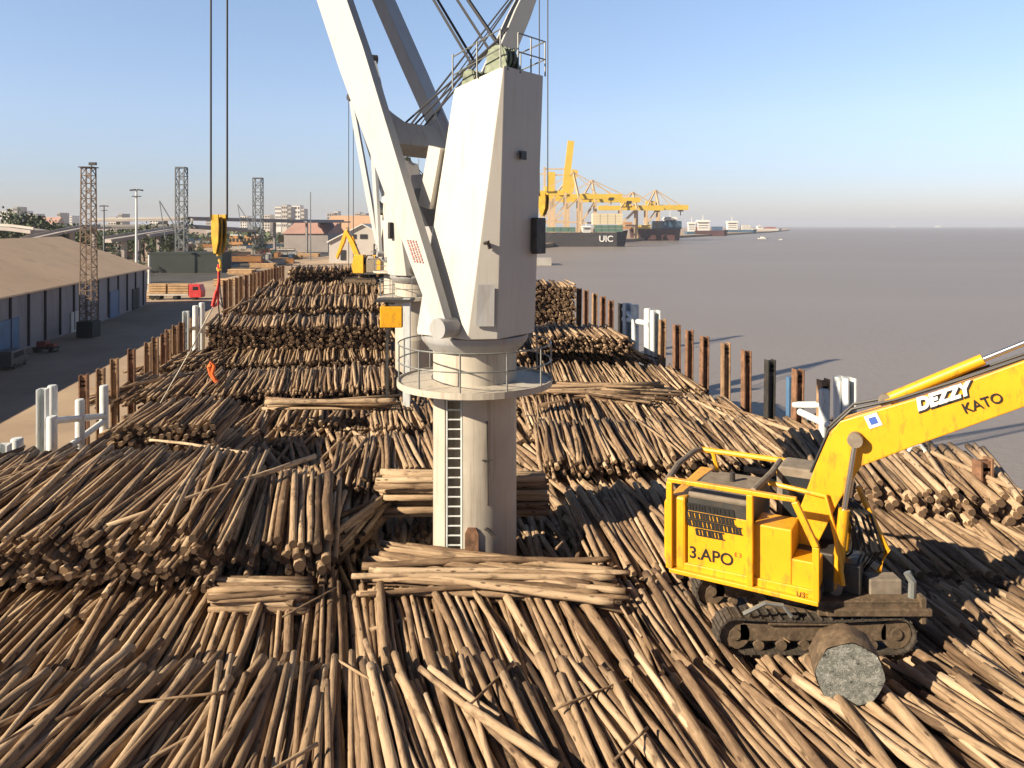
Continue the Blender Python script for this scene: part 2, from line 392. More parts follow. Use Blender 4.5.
# generic bed of logs over the whole deck
for w in np.arange(9.5, 124, 5.2):
    for lay, zz in ((0, -.55), (1, -.85)):
        u = -12.6 + random.random() * .3
        while u < 20.2:
            r = random.uniform(.09, .17)
            dirn = (DV + RV * random.gauss((u - 3.4) * -.008, .09)).normalized()
            c = S(u, w + random.uniform(-.7, .7), zz + random.uniform(-.12, .12))
            far = -1.2 if w < 90 else 0
            addlog(c - dirn * 2.9, c + dirn * 2.9, r, tone(), 'bed')
            u += 2.15 * r
for w in (20, 24.6, 29.2, 33.8, 38.4, 43):                       # lower tiers seen down in the hollows
    for zz in (-.8, -1.05, -1.3):
        u = -12.6
        while u < 14:
            r = random.uniform(.08, .13); dirn = (DV + RV * random.gauss(0, .2)).normalized(); c = S(u, w + random.uniform(-.6, .6), zz)
            addlog(c - dirn * 2.9, c + dirn * 2.9, r, tone(), 'bed', force=True); u += 2.2 * r
# tiers, from the front of the picture to the back
row('front', [(-420, 772, -54), (0, 770, -50), (130, 768, -42), (230, 766, -24), (300, 765, -6), (345, 765, 3), (430, 765, 20), (520, 766, 27), (620, 767, 33), (720, 768, 40), (820, 770, 47), (930, 770, 54), (1040, 770, 58), (1350, 772, 62)], .12, 6.0, 3, (.11, .255), 1.10, .35, 3.6, .28, .2)
row('second', [(-300, 652, -52), (0, 650, -48), (110, 648, -42), (200, 646, -28), (270, 644, -10), (340, 642, 2), (430, 642, 17), (520, 643, 25), (620, 645, 33), (700, 648, 38), (800, 652, 46), (900, 655, 54), (1010, 655, 58), (1250, 655, 62)], -.05, 5.9, 3, (.105, .245), 1.10, .35, 3.8, .25, .2)
row('left_under', [(-160, 588, -55), (0, 586, -52), (110, 580, -46), (190, 578, -40)], .0, 4.6, 2, (.11, .22), 1.15, .2, 6, .25)
row('bundle_mid', [(490, 588, 87), (490, 566, 83), (494, 551, 80)], .4, 6.6, 4, (.10, .21), .95, .0, 2.4, .3, .10)
row('bundle_small', [(262, 598, 91), (260, 581, 89)], .45, 2.55, 4, (.14, .22), .95, 0, 2, .2, .08)
row('pedestal_stack', [(463, 483, 90), (463, 475, 90)], 1.2, 5.7, 7, (.17, .27), .95, 0, 1.0, .0, .04, force=True)
row('left_stack', [(-260, 492, -66), (0, 490, -58), (80, 488, -53), (150, 487, -48), (205, 488, -40), (250, 490, -28)], 1.75, 7.2, 11, (.10, .215), 1.06, .3, 5, .35, .10)
row('left_stack_thick', [(240, 505, -28), (275, 505, -12), (310, 505, -4), (345, 505, 2)], 1.35, 5.6, 9, (.14, .29), 1.2, .3, 5, .4, .10)
row('left_mess', [(345, 530, -38), (372, 512, -46), (388, 500, -44)], .45, 4.2, 4, (.14, .26), 1.0, .1, 12, .4, .2)
row('mid_right', [(566, 535, 30), (620, 525, 36), (690, 522, 43), (780, 522, 48), (880, 525, 52)], .25, 6.0, 3, (.115, .25), 1.06, .45, 4, .15)
row('mid_right_low', [(875, 592, 52), (960, 590, 57), (1060, 590, 60), (1240, 592, 64)], .0, 5.3, 3, (.12, .27), 1.06, .2, 4, .2)
row('right_below_stack', [(850, 540, 48), (920, 540, 54), (1000, 543, 59), (1085, 548, 62)], .35, 5.0, 4, (.13, .27), 1.0, .3, 5, .25)
row('right_stack', [(800, 455, 40), (860, 462, 42), (910, 466, 46), (955, 470, 50), (1000, 474, 52)], 1.3, 5.8, 8, (.14, .29), 1.0, .2, 4, .25, .09)
row('h1', [(535, 443, 14), (600, 441, 26), (660, 440, 38), (740, 440, 50), (815, 438, 56), (870, 438, 58)], .30, 5.8, 3, (.11, .225), 1.06, .3, 6, .22)
row('h2', [(525, 412, 16), (590, 411, 30), (660, 410, 46), (745, 412, 58)], .35, 5.8, 3, (.11, .225), 1.06, .3, 6, .22)
row('h0', [(585, 395, 88), (588, 389, 87), (590, 384, 86)], .75, 7.5, 3, (.16, .28), .95, 0, 3, .3, .2)
row('h3', [(525, 375, 14), (580, 374, 30), (640, 376, 50), (690, 380, 60)], .35, 6, 3, (.11, .225), 1.06, .3, 6, .22)
row('h4', [(522, 349, 20), (570, 348, 40), (620, 350, 58), (640, 352, 62)], .6, 6.5, 3, (.11, .225), 1.06, .3, 6, .22)
row('h5_stack', [(530, 331, 30), (570, 331, 45), (620, 333, 60)], 2.2, 7, 8, (.11, .225), 1.06, .0, 4, .3, .07)
row('h6_stack', [(520, 284, 20), (545, 284, 40), (572, 285, 55)], 4.0, 8, 21, (.2, .34), 1., .0, 3, .3, .05)
row('l1', [(150, 428, -58), (205, 426, -50)], .3, 4.6, 3, (.15, .27), 1., .2, 6, .3)
row('l1_mid', [(262, 419, -30), (320, 416, -14), (380, 414, 12), (432, 414, 28)], .4, 4.6, 3, (.11, .22), 1.02, .2, 7, .3)
row('l1_near', [(335, 466, -30), (375, 459, -6), (410, 452, 18), (436, 450, 30)], .15, 5., 3, (.115, .23), 1.02, .2, 9, .4)
row('l2_stack', [(128, 418, -60), (160, 415, -56), (195, 413, -50), (228, 412, -44)], 1.5, 4.8, 7, (.13, .24), 1., .1, 4, .3, .08)
row('l_horiz', [(330, 404, 89), (330, 400, 90)], .75, 6.5, 2, (.15, .26), .95, 0, 2, .3, .12)
row('l3', [(118, 388, -66), (180, 384, -58), (250, 381, -34), (320, 379, -10), (392, 377, 10)], .25, 6.2, 3, (.11, .22), 1.02, .3, 7, .3)
row('l3b', [(150, 362, -66), (200, 358, -56), (260, 355, -30), (330, 353, -8), (395, 351, 12)], .1, 6.0, 3, (.115, .23), 1.02, .3, 7, .3)
row('l4_stack', [(212, 322, -44), (260, 322, -26), (330, 322, -6), (390, 322, 10)], 2.0, 7, 11, (.17, .32), 1., .1, 5, .35, .07)
row('l5', [(236, 306, -50), (300, 303, -26), (390, 302, 8)], 2.2, 7, 3, (.17, .32), 1.05, .5, 9, .4)
row('l6', [(255, 294, -50), (310, 291, -26), (390, 290, 8)], 2.2, 8, 3, (.17, .34), 1.05, .5, 9, .4)
row('l7', [(268, 284.5, -50), (320, 283, -26), (390, 282, 8)], 2.2, 8, 3, (.17, .36), 1.1, .5, 10, .4)
row('l8_stack', [(290, 270, -50), (330, 269, -20), (384, 268, 20)], 3.8, 9, 9, (.2, .38), 1.1, .2, 8, .4)
row('far_right_bed', [(470, 300, 10), (530, 300, 40), (556, 302, 52)], 2.0, 8, 4, (.2, .36), 1.1, .2, 6, .4)
for y, zz in ((345, 1.2), (322, 1.2), (306, 1.2)):     # behind the pedestal
    row('behind', [(440, y, 8), (480, y, 12), (525, y, 20)], zz, 7, 4, (.17, .32), 1.02, .2, 7, .3)
# singled out logs
def single(p0, p1, r, tn, label):
    addlog(p0, p1, r, tn, 'single', True, .85, True); LOGS[-1]['label'] = label
single(U(28, 581, .55), U(119, 570, .55), .075, .98, 'pale yellow peeled log lying crosswise below the left stack')
single(U(466, 706, .55), U(560, 768, .44), .10, .66, 'pointed loose log lying askew on the front row left of centre')
single(U(150, 440, 1.75), U(258, 454, 1.9), .06, .9, 'thin pale pole lying along the lip of the dark left stack')
single(U(265, 402.5, 1.1), U(396, 400.5, 1.1), .14, .72, 'longest of the crosswise logs behind the dark hollow left of the pedestal')
single(U(430, 668, .45), U(500, 718, .42), .08, .75, 'thin crooked branch log slanting across the front rows')

# broken branches and slabs of bark strewn over the tiers
for _ in range(28):
    px, py = random.uniform(-20, 1044), random.uniform(395, 768); q = U(px, py, .42)
    u_ = q.dot(RV)
    if not -13.5 < u_ < 20 or inside(VOIDS[0], q.x, q.y) or inside(VOIDS[1], q.x, q.y): continue
    a = random.gauss(0, .5) - q.x / q.y * .5; d = Vector((math.sin(a), math.cos(a), random.gauss(0, .06))); L_ = random.uniform(.4, 2.2)
    addlog(q - d * L_ / 2, q + d * L_ / 2, random.uniform(.018, .04), random.uniform(.3, .7), 'sticks')
def log_arrays(l, n=8, rings=5):
    p0, p1 = l['p0'], l['p1']; d = (p1 - p0); L = d.length; d = d / L
    sx = d.cross(Vector((0, 0, 1))).normalized(); uz = sx.cross(d)
    ts = np.linspace(0, 1, rings)
    amp = L * rng.normal(0, .010); amp2 = L * rng.normal(0, .006); ph = rng.random() * 6.28
    an = np.arange(n) * 2 * np.pi / n
    rr = l['r0'] + (l['r1'] - l['r0']) * ts
    rr = rr * (1 + rng.normal(0, .045 if rings < 10 else .03, rings))
    if l.get('point'): rr[0] *= .25
    bow = np.sin(np.pi * ts) * amp + np.sin(2 * np.pi * ts + ph) * amp2
    P0 = np.array(p0); dd = np.array(d); s_ = np.array(sx); u_ = np.array(uz)
    ctr = P0 + dd * (ts * L)[:, None] + (s_ * math.cos(ph) + u_ * math.sin(ph) * .5) * bow[:, None]
    wob = 1 + rng.normal(0, .05, (rings, n))
    ring = (s_[None, :] * np.cos(an)[:, None] + u_[None, :] * np.sin(an)[:, None])
    for _ in range(3 if rings > 8 else 0):                              # swollen knots
        wob[rng.integers(1, rings - 1), rng.integers(0, n)] += rng.uniform(.1, .3)
    V = ctr[:, None, :] + ring[None] * (rr[:, None] * wob)[:, :, None]
    offs = rng.random(3) * 60
    lc = np.stack(np.broadcast_arrays(np.cos(an)[None] * rr[:, None], np.sin(an)[None] * rr[:, None], (ts * L)[:, None]), -1) + offs
    idx = np.arange(rings * n).reshape(rings, n)
    q = np.stack([idx[:-1], np.roll(idx[:-1], -1, 1), np.roll(idx[1:], -1, 1), idx[1:]], -1).reshape(-1, 4)
    return V.reshape(-1, 3), lc.reshape(-1, 3), q, idx[0][::-1], idx[-1]
def mesh_from(parts, name):
    nv = nf = 0; VV = []; LC = []; T = []; loops = []; sizes = []; mi = []
    for (V, lc, q, e0, e1), tn in parts:
        VV.append(V); LC.append(lc); T.append(np.full(len(V), tn)); 
        loops += [(q + nv).ravel(), e0 + nv, e1 + nv]; sizes += [4] * len(q) + [len(e0), len(e1)]; mi += [0] * len(q) + [1, 1]
        nv += len(V)
    VV = np.concatenate(VV); lp = np.concatenate(loops).astype(np.int32); sizes = np.array(sizes, np.int32)
    me = bpy.data.meshes.new(name); me.vertices.add(len(VV)); me.vertices.foreach_set('co', VV.astype(np.float32).ravel())
    me.loops.add(len(lp)); me.loops.foreach_set('vertex_index', lp)
    me.polygons.add(len(sizes)); st = np.zeros(len(sizes), np.int32); st[1:] = np.cumsum(sizes)[:-1]
    me.polygons.foreach_set('loop_start', st); me.polygons.foreach_set('loop_total', sizes)
    me.polygons.foreach_set('material_index', np.array(mi, np.int32))
    me.polygons.foreach_set('use_smooth', np.array(mi, np.int32) == 0)
    me.update(calc_edges=True); me.validate()
    a = me.attributes.new('logco', 'FLOAT_VECTOR', 'POINT'); a.data.foreach_set('vector', np.concatenate(LC).astype(np.float32).ravel())
    a = me.attributes.new('tone', 'FLOAT', 'POINT'); a.data.foreach_set('value', np.concatenate(T).astype(np.float32))
    me.materials.append(M['bark']); me.materials.append(M['end'])
    return me
def pix(p): return 512 + F * p.x / max(p.y, .5), HZ + F * (H - p.z) / max(p.y, .5)
def size_in_view(l):
    vis = 0
    for k in range(9):
        q = l['p0'].lerp(l['p1'], k / 8); x, y = pix(q)
        if 0 <= x <= 1024 and 0 <= y <= 768: vis += 1
    a, b = pix(l['p0']), pix(l['p1'])
    return vis / 9 * math.hypot(a[0] - b[0], a[1] - b[1]) * l['r0'] * 2 * F / max(l['p0'].y, 1)
ROWNAME = {'front': ('in the front row', 'logs of the front row'), 'second': ('in the second row', 'logs of the second row'),
           'bundle_mid': ('in the crosswise bundle before the crane pedestal', 'logs of the crosswise bundle'), 'bundle_small': ('in the short crosswise bundle below the left stack', 'logs of the short bundle'),
           'mid_right': ('in the tier left of the yellow excavator', 'logs left of the excavator'), 'mid_right_low': ('in the tier right of the excavator tracks', 'logs right of the excavator'),
           'left_stack_thick': ('on the steep end of the left stack', 'thick logs on the left stack'), 'left_stack': ('on top of the left stack', 'logs on the left stack'),
           'left_under': ('below the face of the left stack', 'logs under the left stack face'), 'single': ('', 'loose single logs'),
           'pedestal_stack': ('in the crosswise stack against the crane pedestal', 'logs stacked against the pedestal')}
cand = []
for i, l in enumerate(LOGS):
    l['vis'] = size_in_view(l)
    if l['row'] in ROWNAME and l['top'] and l['vis'] > 60:
        cand.append((l['vis'] + (9e9 if l['row'] == 'single' else 0) + (300 if l['row'] in ('bundle_mid', 'bundle_small', 'left_stack_thick') else 0), i))
cand.sort(reverse=True)
pick = set(i for _, i in cand[:296])
def zone(px):
    for lim, s in ((110, 'at the left edge of the picture'), (220, 'below the left stack'), (330, 'below the short crosswise bundle'), (430, 'left of the crane pedestal'), (520, 'straight before the crane pedestal'),
                   (610, 'right of the crane pedestal'), (700, 'just left of the excavator'), (800, 'below the excavator body'), (900, 'by the grey stub'), (2000, 'at the right edge of the picture')):
        if px < lim: return s
rest = []; 
for i, l in enumerate(LOGS):
    if i in pick:
        me = mesh_from([(log_arrays(dict(l, p0=Vector((0, 0, 0)), p1=l['p1'] - l['p0']), 12, 18), l['tone'])], 'log')
        o = bpy.data.objects.new('log', me); COL.objects.link(o); o.location = l['p0']
        th = 'slender' if l['r0'] < .11 else ('thick' if l['r0'] > .155 else 'medium')
        tn = 'dark brown' if l['tone'] < .4 else ('pale tan' if l['tone'] > .6 else 'brown')
        where, grp = ROWNAME[l['row']]
        lab = l.get('label')
        if not lab:
            lab = f'{th} {tn} log {where}'
            if l['row'] in ('front', 'second'): lab += ', ' + zone(pix((l['p0'] + l['p1']) / 2)[0])
        tag(o, lab, 'log', grp)
    elif l['vis'] > 0 or l['p0'].y < 40:
        near = l['p0'].y < 40
        rest.append((log_arrays(l, 8 if near else 6, 5 if near else 4), l['tone']))
o = bpy.data.objects.new('log_pile', mesh_from(rest, 'log_pile')); COL.objects.link(o)
tag(o, 'great deck load of stacked brown timber logs filling the ship', 'logs', kind='stuff')
print('LOGS', len(LOGS), 'individual', len(pick), 'merged', len(rest))

# ------------------------------------------------------------------ ship crane (local frame: +x = jib direction, +y = away from the camera side)
def make_crane(label, loc, rotz, tip_f, tip_z, detail=True):
    LT = 20 if detail else 0
    c = thing('ship_crane', label, 'crane', loc, rotz, 'ship cranes on the centreline'); MB.flip = True   # local y points to the camera side
    mb = MB(); mb.lathe((0, 0, 0), [(1.3, -5.2), (1.3, 2.2), (1.305, 2.22), (1.305, 2.26), (1.3, 2.28), (1.3, 6.1)], 40)
    ped = mb.build('pedestal', M['ped'], c, smooth=True) if not detail else None
    mb = MB(); mb.lathe((0, 0, 0), [(1.40, 6.1), (1.62, 6.35), (1.66, 6.42), (1.66, 6.56), (1.5, 6.6)], 40); mb.build('slewing_ring', M['crane_dk'], c, smooth=True)
    # house: octagon at the base drawn to a rectangle at the top, leaning back
    zb, ch = 6.6, .62
    fb, bb, ab = 1.6, -1.62, 1.55
    ft, bt, at_ = .0, -1.92, 1.0
    e = .03
    bot = [(fb - ch, -ab), (bb + ch, -ab), (bb, -ab + ch), (bb, ab - ch), (bb + ch, ab), (fb - ch, ab), (fb, ab - ch), (fb, -ab + ch)]
    top = [(ft - e, -at_), (bt + e, -at_), (bt, -at_ + e), (bt, at_ - e), (bt + e, at_), (ft - e, at_), (ft, at_ - e), (ft, -at_ + e)]
    tz = lambda x: 14.05 + (ft - x) * .25
    mb = MB(); mb.add([(x, y, zb) for x, y in bot] + [(x, y, tz(x)) for x, y in top],
           [tuple(range(8))[::-1], tuple(range(8, 16))] + [(i, (i + 1) % 8, 8 + (i + 1) % 8, 8 + i) for i in range(8)])
    house = mb.build('house', M['crane'], c, bevel=.03)
    mb = MB(); mb.box((-1.88, .78, 9.6), (.22, .5, 1.1)); mb.build('junction_box', M['steel_dk'], c, bevel=.03)
    if detail:
        mb = MB()
        mb.box((-1.93, -.10, 12.0), (.03, .34, .26)); mb.box((-1.955, -.10, 12.0), (.03, .26, .18))
        mb.build('name_plate', M['steel_dk'], c)
        mb = MB(); mb.prism([(-1.62, -1.10, 7.0), (-1.20, -1.42, 7.0), (-1.27, -1.41, 8.2), (-1.64, -1.10, 8.2)], (-.03, -.03, 0)); mb.build('vent', M['crane_dk'], c)
        mb = MB(); mb.tube([(-1.42, -1.28, 9.4), (-1.56, -1.30, 9.45), (-1.56, -1.22, 9.25)], .06, 6); mb.build('flood_lamp', M['steel_dk'], c)
    # cab in front of the house, below the jib
    mb = MB(); mb.box((1.35, .25, 10.3), (1.7, 1.7, 2.5)); cab = mb.build('cab', M['crane_dk'], c, bevel=.04)
    mb = MB(); mb.box((1.45, -.61, 10.5), (1.1, .02, 1.2)); mb.box((2.21, .25, 10.5), (.02, 1.3, 1.6)); mb.build('window', M['glass'], cab)
    mb = MB(); mb.box((.9, -1.0, 11.4), (.5, .25, 1.9), (Vector((.97, 0, .24)), Vector((0, 1, 0)), Vector((-.24, 0, .97)))); mb.build('cab_bracket', M['crane'], c)
    # jib
    tip = Vector((tip_f, 0, tip_z)); pf = -.45
    jib = []
    for sgn in (-1, 1):
        p = Vector((pf, sgn * 1.9, 6.95)); q = tip + Vector((0, sgn * .35, 0))
        d = (q - p).normalized()
        k1, k2 = p.lerp(q, .06), p.lerp(q, .3)
        sd_ = Vector((0, 1, 0)); up = sd_.cross(d).normalized()
        if detail and sgn > 0: sd_ = Matrix.Rotation(R(-18), 3, d) @ sd_; up = Matrix.Rotation(R(-18), 3, d) @ up
        mb = MB(); vs = []
        for P, w, h in (((p, .32, .45), (k1, .34, .68), (k2, .34, 1.28), (p.lerp(q, .8), .34, 1.25), (q, .34, .7)) if sgn < 0 or not detail else ((p, .42, .42), (k1, .7, .4), (k2, 1.35, .42), (p.lerp(q, .8), 1.3, .42), (q, .6, .4))):
            vs += [P + sd_ * a * w / 2 + up * b * h / 2 for b in (-1, 1) for a in (-1, 1)]
        fs = [(0, 2, 3, 1), (16, 17, 19, 18)]
        for i in range(4):
            o = i * 4; fs += [(o, o + 1, o + 5, o + 4), (o + 1, o + 3, o + 7, o + 5), (o + 3, o + 2, o + 6, o + 7), (o + 2, o, o + 4, o + 6)]
        mb.add(vs, fs); leg = mb.build('jib_leg', M['jib'], c, bevel=.02)
        mb = MB(); mb.tube([p + Vector((0, -.34, 0)), p + Vector((0, .34, 0))], .3, 16); mb.build('pivot', M['steel_dk'] if sgn > 0 else M['crane_dk'], leg, smooth=True)
        if sgn < 0 and detail:
            mid = p.lerp(q, .075) + Vector((0, -.185, 0))
            mb = MB(); nrm = Vector((0, -1, 0)); uu = nrm.cross(d)
            for k in range(4):
                x = -.36
                while x < .36:
                    w_ = random.choice((.05, .08, .11)); c0_ = mid + d * (x + w_ / 2 + .06 * k) + uu * (.15 - k * .1); mb.box(c0_, (w_, .012, .045), (d, nrm, uu)); x += w_ + .035
            mb.build('stencil', M['fadedred'], leg)
    t5, gus = .205, .36
    pl, pr = [Vector((pf, s * 1.9, 6.95)).lerp(tip + Vector((0, s * .35, 0)), t5) for s in (-1, 1)]
    d = (tip - Vector((pf, 0, 6.95))).normalized(); up = Vector((0, 1, 0)).cross(d)
    mb = MB(); mb.prism([pl + d * -.4 + up * .35, pr + d * -.4 + up * .35, pr + d * 1.3 + up * .35, pr + d * .75 + Vector((0, -.55, 0)) + up * .35, pr + d * .45 + Vector((0, -1.0, 0)) + up * .35, pl + d * .45 + Vector((0, 1.0, 0)) + up * .35, pl + d * .75 + Vector((0, .55, 0)) + up * .35, pl + d * 1.3 + up * .35], up * -.7)
    mb.build('cross_brace', M['crane_dk'], c)
    mb = MB(); mb.tube([tip + Vector((0, -.8, 0)), tip + Vector((0, .8, 0))], .55, 16); mb.build('tip_sheave', M['steel_dk'], c)
    # deck at the top of the house: sheave blocks, rails
    for (x, y, r) in ((-1.50, -.55, .40), (-.40, -.5, .25)):
        mb = MB(); z0 = tz(x)
        mb.prism([(x - r * 1.1, y - .3, z0), (x + r * 1.1, y - .3, z0), (x + r * .7, y - .3, z0 + r * 1.7), (x - r * .5, y - .3, z0 + r * 1.9)], (0, .06, 0))
        mb.prism([(x - r * 1.1, y + .3, z0), (x + r * 1.1, y + .3, z0), (x + r * .7, y + .3, z0 + r * 1.7), (x - r * .5, y + .3, z0 + r * 1.9)], (0, .06, 0))
        mb.tube([(x, y - .28, z0 + r), (x, y - .2, z0 + r)], r * .95, 18); mb.tube([(x, y - .1, z0 + r), (x, y, z0 + r)], r * .95, 18); mb.tube([(x, y + .1, z0 + r), (x, y + .2, z0 + r)], r * .95, 18)
        mb.build('sheave_block', M['greendk'], c)
    mb = MB(); pr_ = []
    ring = [(bt - .02, -.35), (bt - .02, at_ + .05), (ft + .0, at_ + .05)]
    for hz in (.5, 1.05):
        mb.tube([(x, y, tz(x) + hz) for x, y in ring], .025, 5)
        mb.tube([(bt + .1, -at_ - .05, tz(bt) + hz), (ft, -at_ - .05, tz(ft) + hz - .1)], .022, 5)
    for x, y in [(bt - .02, -.35), (bt - .02, .3), (bt - .02, at_ + .05), (-1, at_ + .05), (ft, at_ + .05), (ft, -at_ - .05), (-.95, -at_ - .05), (bt + .1, -at_ - .05)]:
        mb.tube([(x, y, tz(x) - .02), (x, y, tz(x) + 1.05)], .025, 5)
    mb.build('top_railing', M['rail'], c)
    # luffing wires from the house top to the jib tip
    mb = MB()
    for x, y in ((-1.5, -.62), (-1.45, -.42), (-.35, -.6), (-.35, -.35), (-.9, -.1)):
        mb.tube([(x, y, tz(x) + .7), tip + Vector((0, y * .6, .2))], .045, 5)
    mb.build('luffing_wire', M['wire'], c)
    mb = MB()
    for s in (-.16, .0, .16):                                            # wires from the top block down to the jib brace
        mb.tube([(-1.55, -.5 + s, tz(-1.5) + 1.2 + s), (pl + pr) / 2 + d * .5 + Vector((0, s * 3, 0))], .035, 5)
    mb.build('brace_wire', M['wire'], c)
    # working platform round the pedestal
    mb = MB(); mb.lathe((0, 0, 0), [(1.3, 4.98), (2.38, 4.98), (2.42, 4.98), (2.42, 5.17), (2.38, 5.17), (2.38, 5.11), (1.3, 5.14)], 48)
    mb.build('platform', M['ped'], c)
    mb = MB(); n = 11
    for hz in (.55, 1.08):
        mb.tube([(2.38 * math.cos(2 * math.pi * k / 44), 2.38 * math.sin(2 * math.pi * k / 44), 5.2 + hz) for k in range(45)], .024, 5)
    for k in range(n):
        a = 2 * math.pi * k / n + .2
        mb.tube([(2.38 * math.cos(a), 2.38 * math.sin(a), 5.15), (2.38 * math.cos(a), 2.38 * math.sin(a), 6.28)], .026, 5)
    mb.build('platform_railing', M['rail'], c)
    MB.flip = False
    return c, tip
fdir = Vector((-.8, .6, 0)); rotz = math.atan2(.6, -.8)
# world point PED; local +x = fdir; local y axis = (-.6,-.8) which is the camera side, so the near leg sits at +y
crane1, tip1 = make_crane('large cream ship crane in the middle, ladder on its pedestal, jib rising left', PED, rotz, 14.1, 35.0)
def cw(l): return Matrix.Rotation(rotz, 3, 'Z') @ Vector(l) + PED
XI = (Matrix.Translation(PED) @ Matrix.Rotation(rotz, 4, 'Z')).inverted()
MB.xf = XI
# ladder in the shade of two fin plates on the camera side of the pedestal
def ped_pt(px, z, extra=0.):
    a = math.asin(max(-1, min(1, ((px - 475) / 41.5)))); r = 1.3 + extra
    return PED + Vector((math.sin(a) * r, -math.cos(a) * r, z))
a1, a2 = math.asin(-27.5 / 41.5), math.asin(-9.5 / 41.5); nseg = 56; prof = []
for k in range(nseg + 1):
    a = a2 + (2 * math.pi - (a2 - a1)) * k / nseg; prof.append((math.sin(a) * 1.3, -math.cos(a) * 1.3))
prof += [(prof[-1][0], prof[-1][1] + .75), (prof[0][0], prof[0][1] + .62)]
mb = MB(); mb.prism([PED + Vector((x, y, -5.2)) for x, y in prof], (0, 0, 10.2)); mb.lathe(PED, [(1.3, 5.0), (1.3, 6.1)], 48)
mb.build('pedestal', M['ped'], crane1, smooth=True)
mb = MB(); LX, LY = (-.80, -.36), -.98
for x in LX: mb.bar(PED + Vector((x, LY, -5)), PED + Vector((x, LY, 4.9)), .05, .05)
for k in range(34): z = -4.9 + k * .29; mb.bar(PED + Vector((LX[0], LY, z)), PED + Vector((LX[1], LY, z)), .035)
mb.build('ladder', M['whitepipe'], crane1)
mb = MB(); q = ped_pt(474, .55); n_ = (q - PED - Vector((0, 0, .55))).normalized(); t_ = Vector((-n_.y, n_.x, 0))
prof = [(-.2, -.55), (.2, -.55), (.2, .25), (.12, .42), (-.12, .42), (-.2, .25)]
mb.prism([q - n_ * .03 + t_ * x + Vector((0, 0, z)) for x, z in prof], n_ * .08); mb.build('access_hatch', M['rust'], crane1)
mb = MB(); q = ped_pt(487, .9, .0); mb.tube([q, q + Vector((.05, -.3, .12)), q + Vector((.3, -.34, -.12))], .05, 6); mb.build('pipe_stub', M['steel_dk'], crane1)
mb = MB(); mb.tube([ped_pt(488, 4.1, .03), ped_pt(488.5, 3.2, .03), ped_pt(489, 1.6, .03)], .028, 6); mb.box(ped_pt(488, 2.95, .04), (.3, .05, .03)); mb.build('conduit', M['steel_dk'], crane1)
MB.xf = None

crane2, tip2 = make_crane('second cream ship crane, half hidden behind the large one, jib pointing right', S(3.4, 55, 0), math.atan2(.39, .92), 9.8, 29.5, False)
crane3 = dup(crane2, S(3.4, 86, 0), math.atan2(.9, -.44), 'third ship crane along the centreline, jib tip showing between the large jib legs')
crane4 = dup(crane2, S(3.4, 116, 0), math.atan2(.75, -.66), 'farthest ship crane along the centreline, thin hoist wires left of the large jib')
def hook_set(px, Y, ztip, zhook, name_label, sling=False, sp=.68, mid=0.):
    X = (px - 512) / F * Y
    w = MB()
    for s in (-sp / 2, sp / 2): w.tube([(X + s, Y, zhook + .9), (X + s, Y, ztip)], .035 + Y * .0002, 6)
    h = thing('hook_block', name_label, 'hook', (X, Y, zhook))
    hw = thing('hoist_wires', 'pair of hoist wires above the ' + name_label.replace(' on two wires', '').replace(' on thin wires', ''), 'wires', (X, Y, zhook)); w.build('wire', M['wire'], hw, world=True)
    mb = MB(); pl_ = [(-.42, 0, 1.15), (.42, 0, 1.15), (.5, 0, .7), (.42, 0, .0), (.12, 0, -.5), (-.2, 0, -.5), (-.46, 0, .1), (-.52, 0, .75)]
    mb.prism([(x, -.22, z) for x, _, z in pl_], (0, .05, 0)); mb.prism([(x, .17, z) for x, _, z in pl_], (0, .05, 0)); mb.prism([(x * .8, -.05, z * .9) for x, _, z in pl_], (0, .1, 0))
    mb.build('cheek_plate', M['hookyel'], h); h.scale = (.8, .8, .98); h.rotation_euler = (0, 0, R(-48))
    mb = MB(); mb.tube([(0, -.15, .55), (0, -.08, .55)], .42, 18); mb.tube([(0, .08, .55), (0, .15, .55)], .42, 18); mb.build('sheave', M['steel_dk'], h)
    mb = MB(); pts = [(0, 0, -.4), (0, 0, -.8)] + [(.22 * math.sin(a), 0, -1.0 - .22 * (1 - math.cos(a)) + .2) for a in np.linspace(0, 4.2, 10)]
    mb.tube([(0, 0, -.4), (0, 0, -.62)], .14, 8); mb.tube(pts[1:], .075, 8); mb.build('hook', M['hookyel'], h, smooth=True)
    return h, X
t1 = cw(tip1)
h1, hx = hook_set(219, t1.y, t1.z, 9.25, 'yellow hook block on two wires over the left side of the logs')
t2 = crane2.matrix_basis @ tip2; hook_set(543.5, t2.y, t2.z, 11.2, 'yellow hook block right of the crane house', sp=.62)
t4 = crane4.matrix_basis @ tip2; hook_set(351, t4.y, t4.z, 2.2, 'far hook block on thin wires left of the white jib leg', sp=.7)
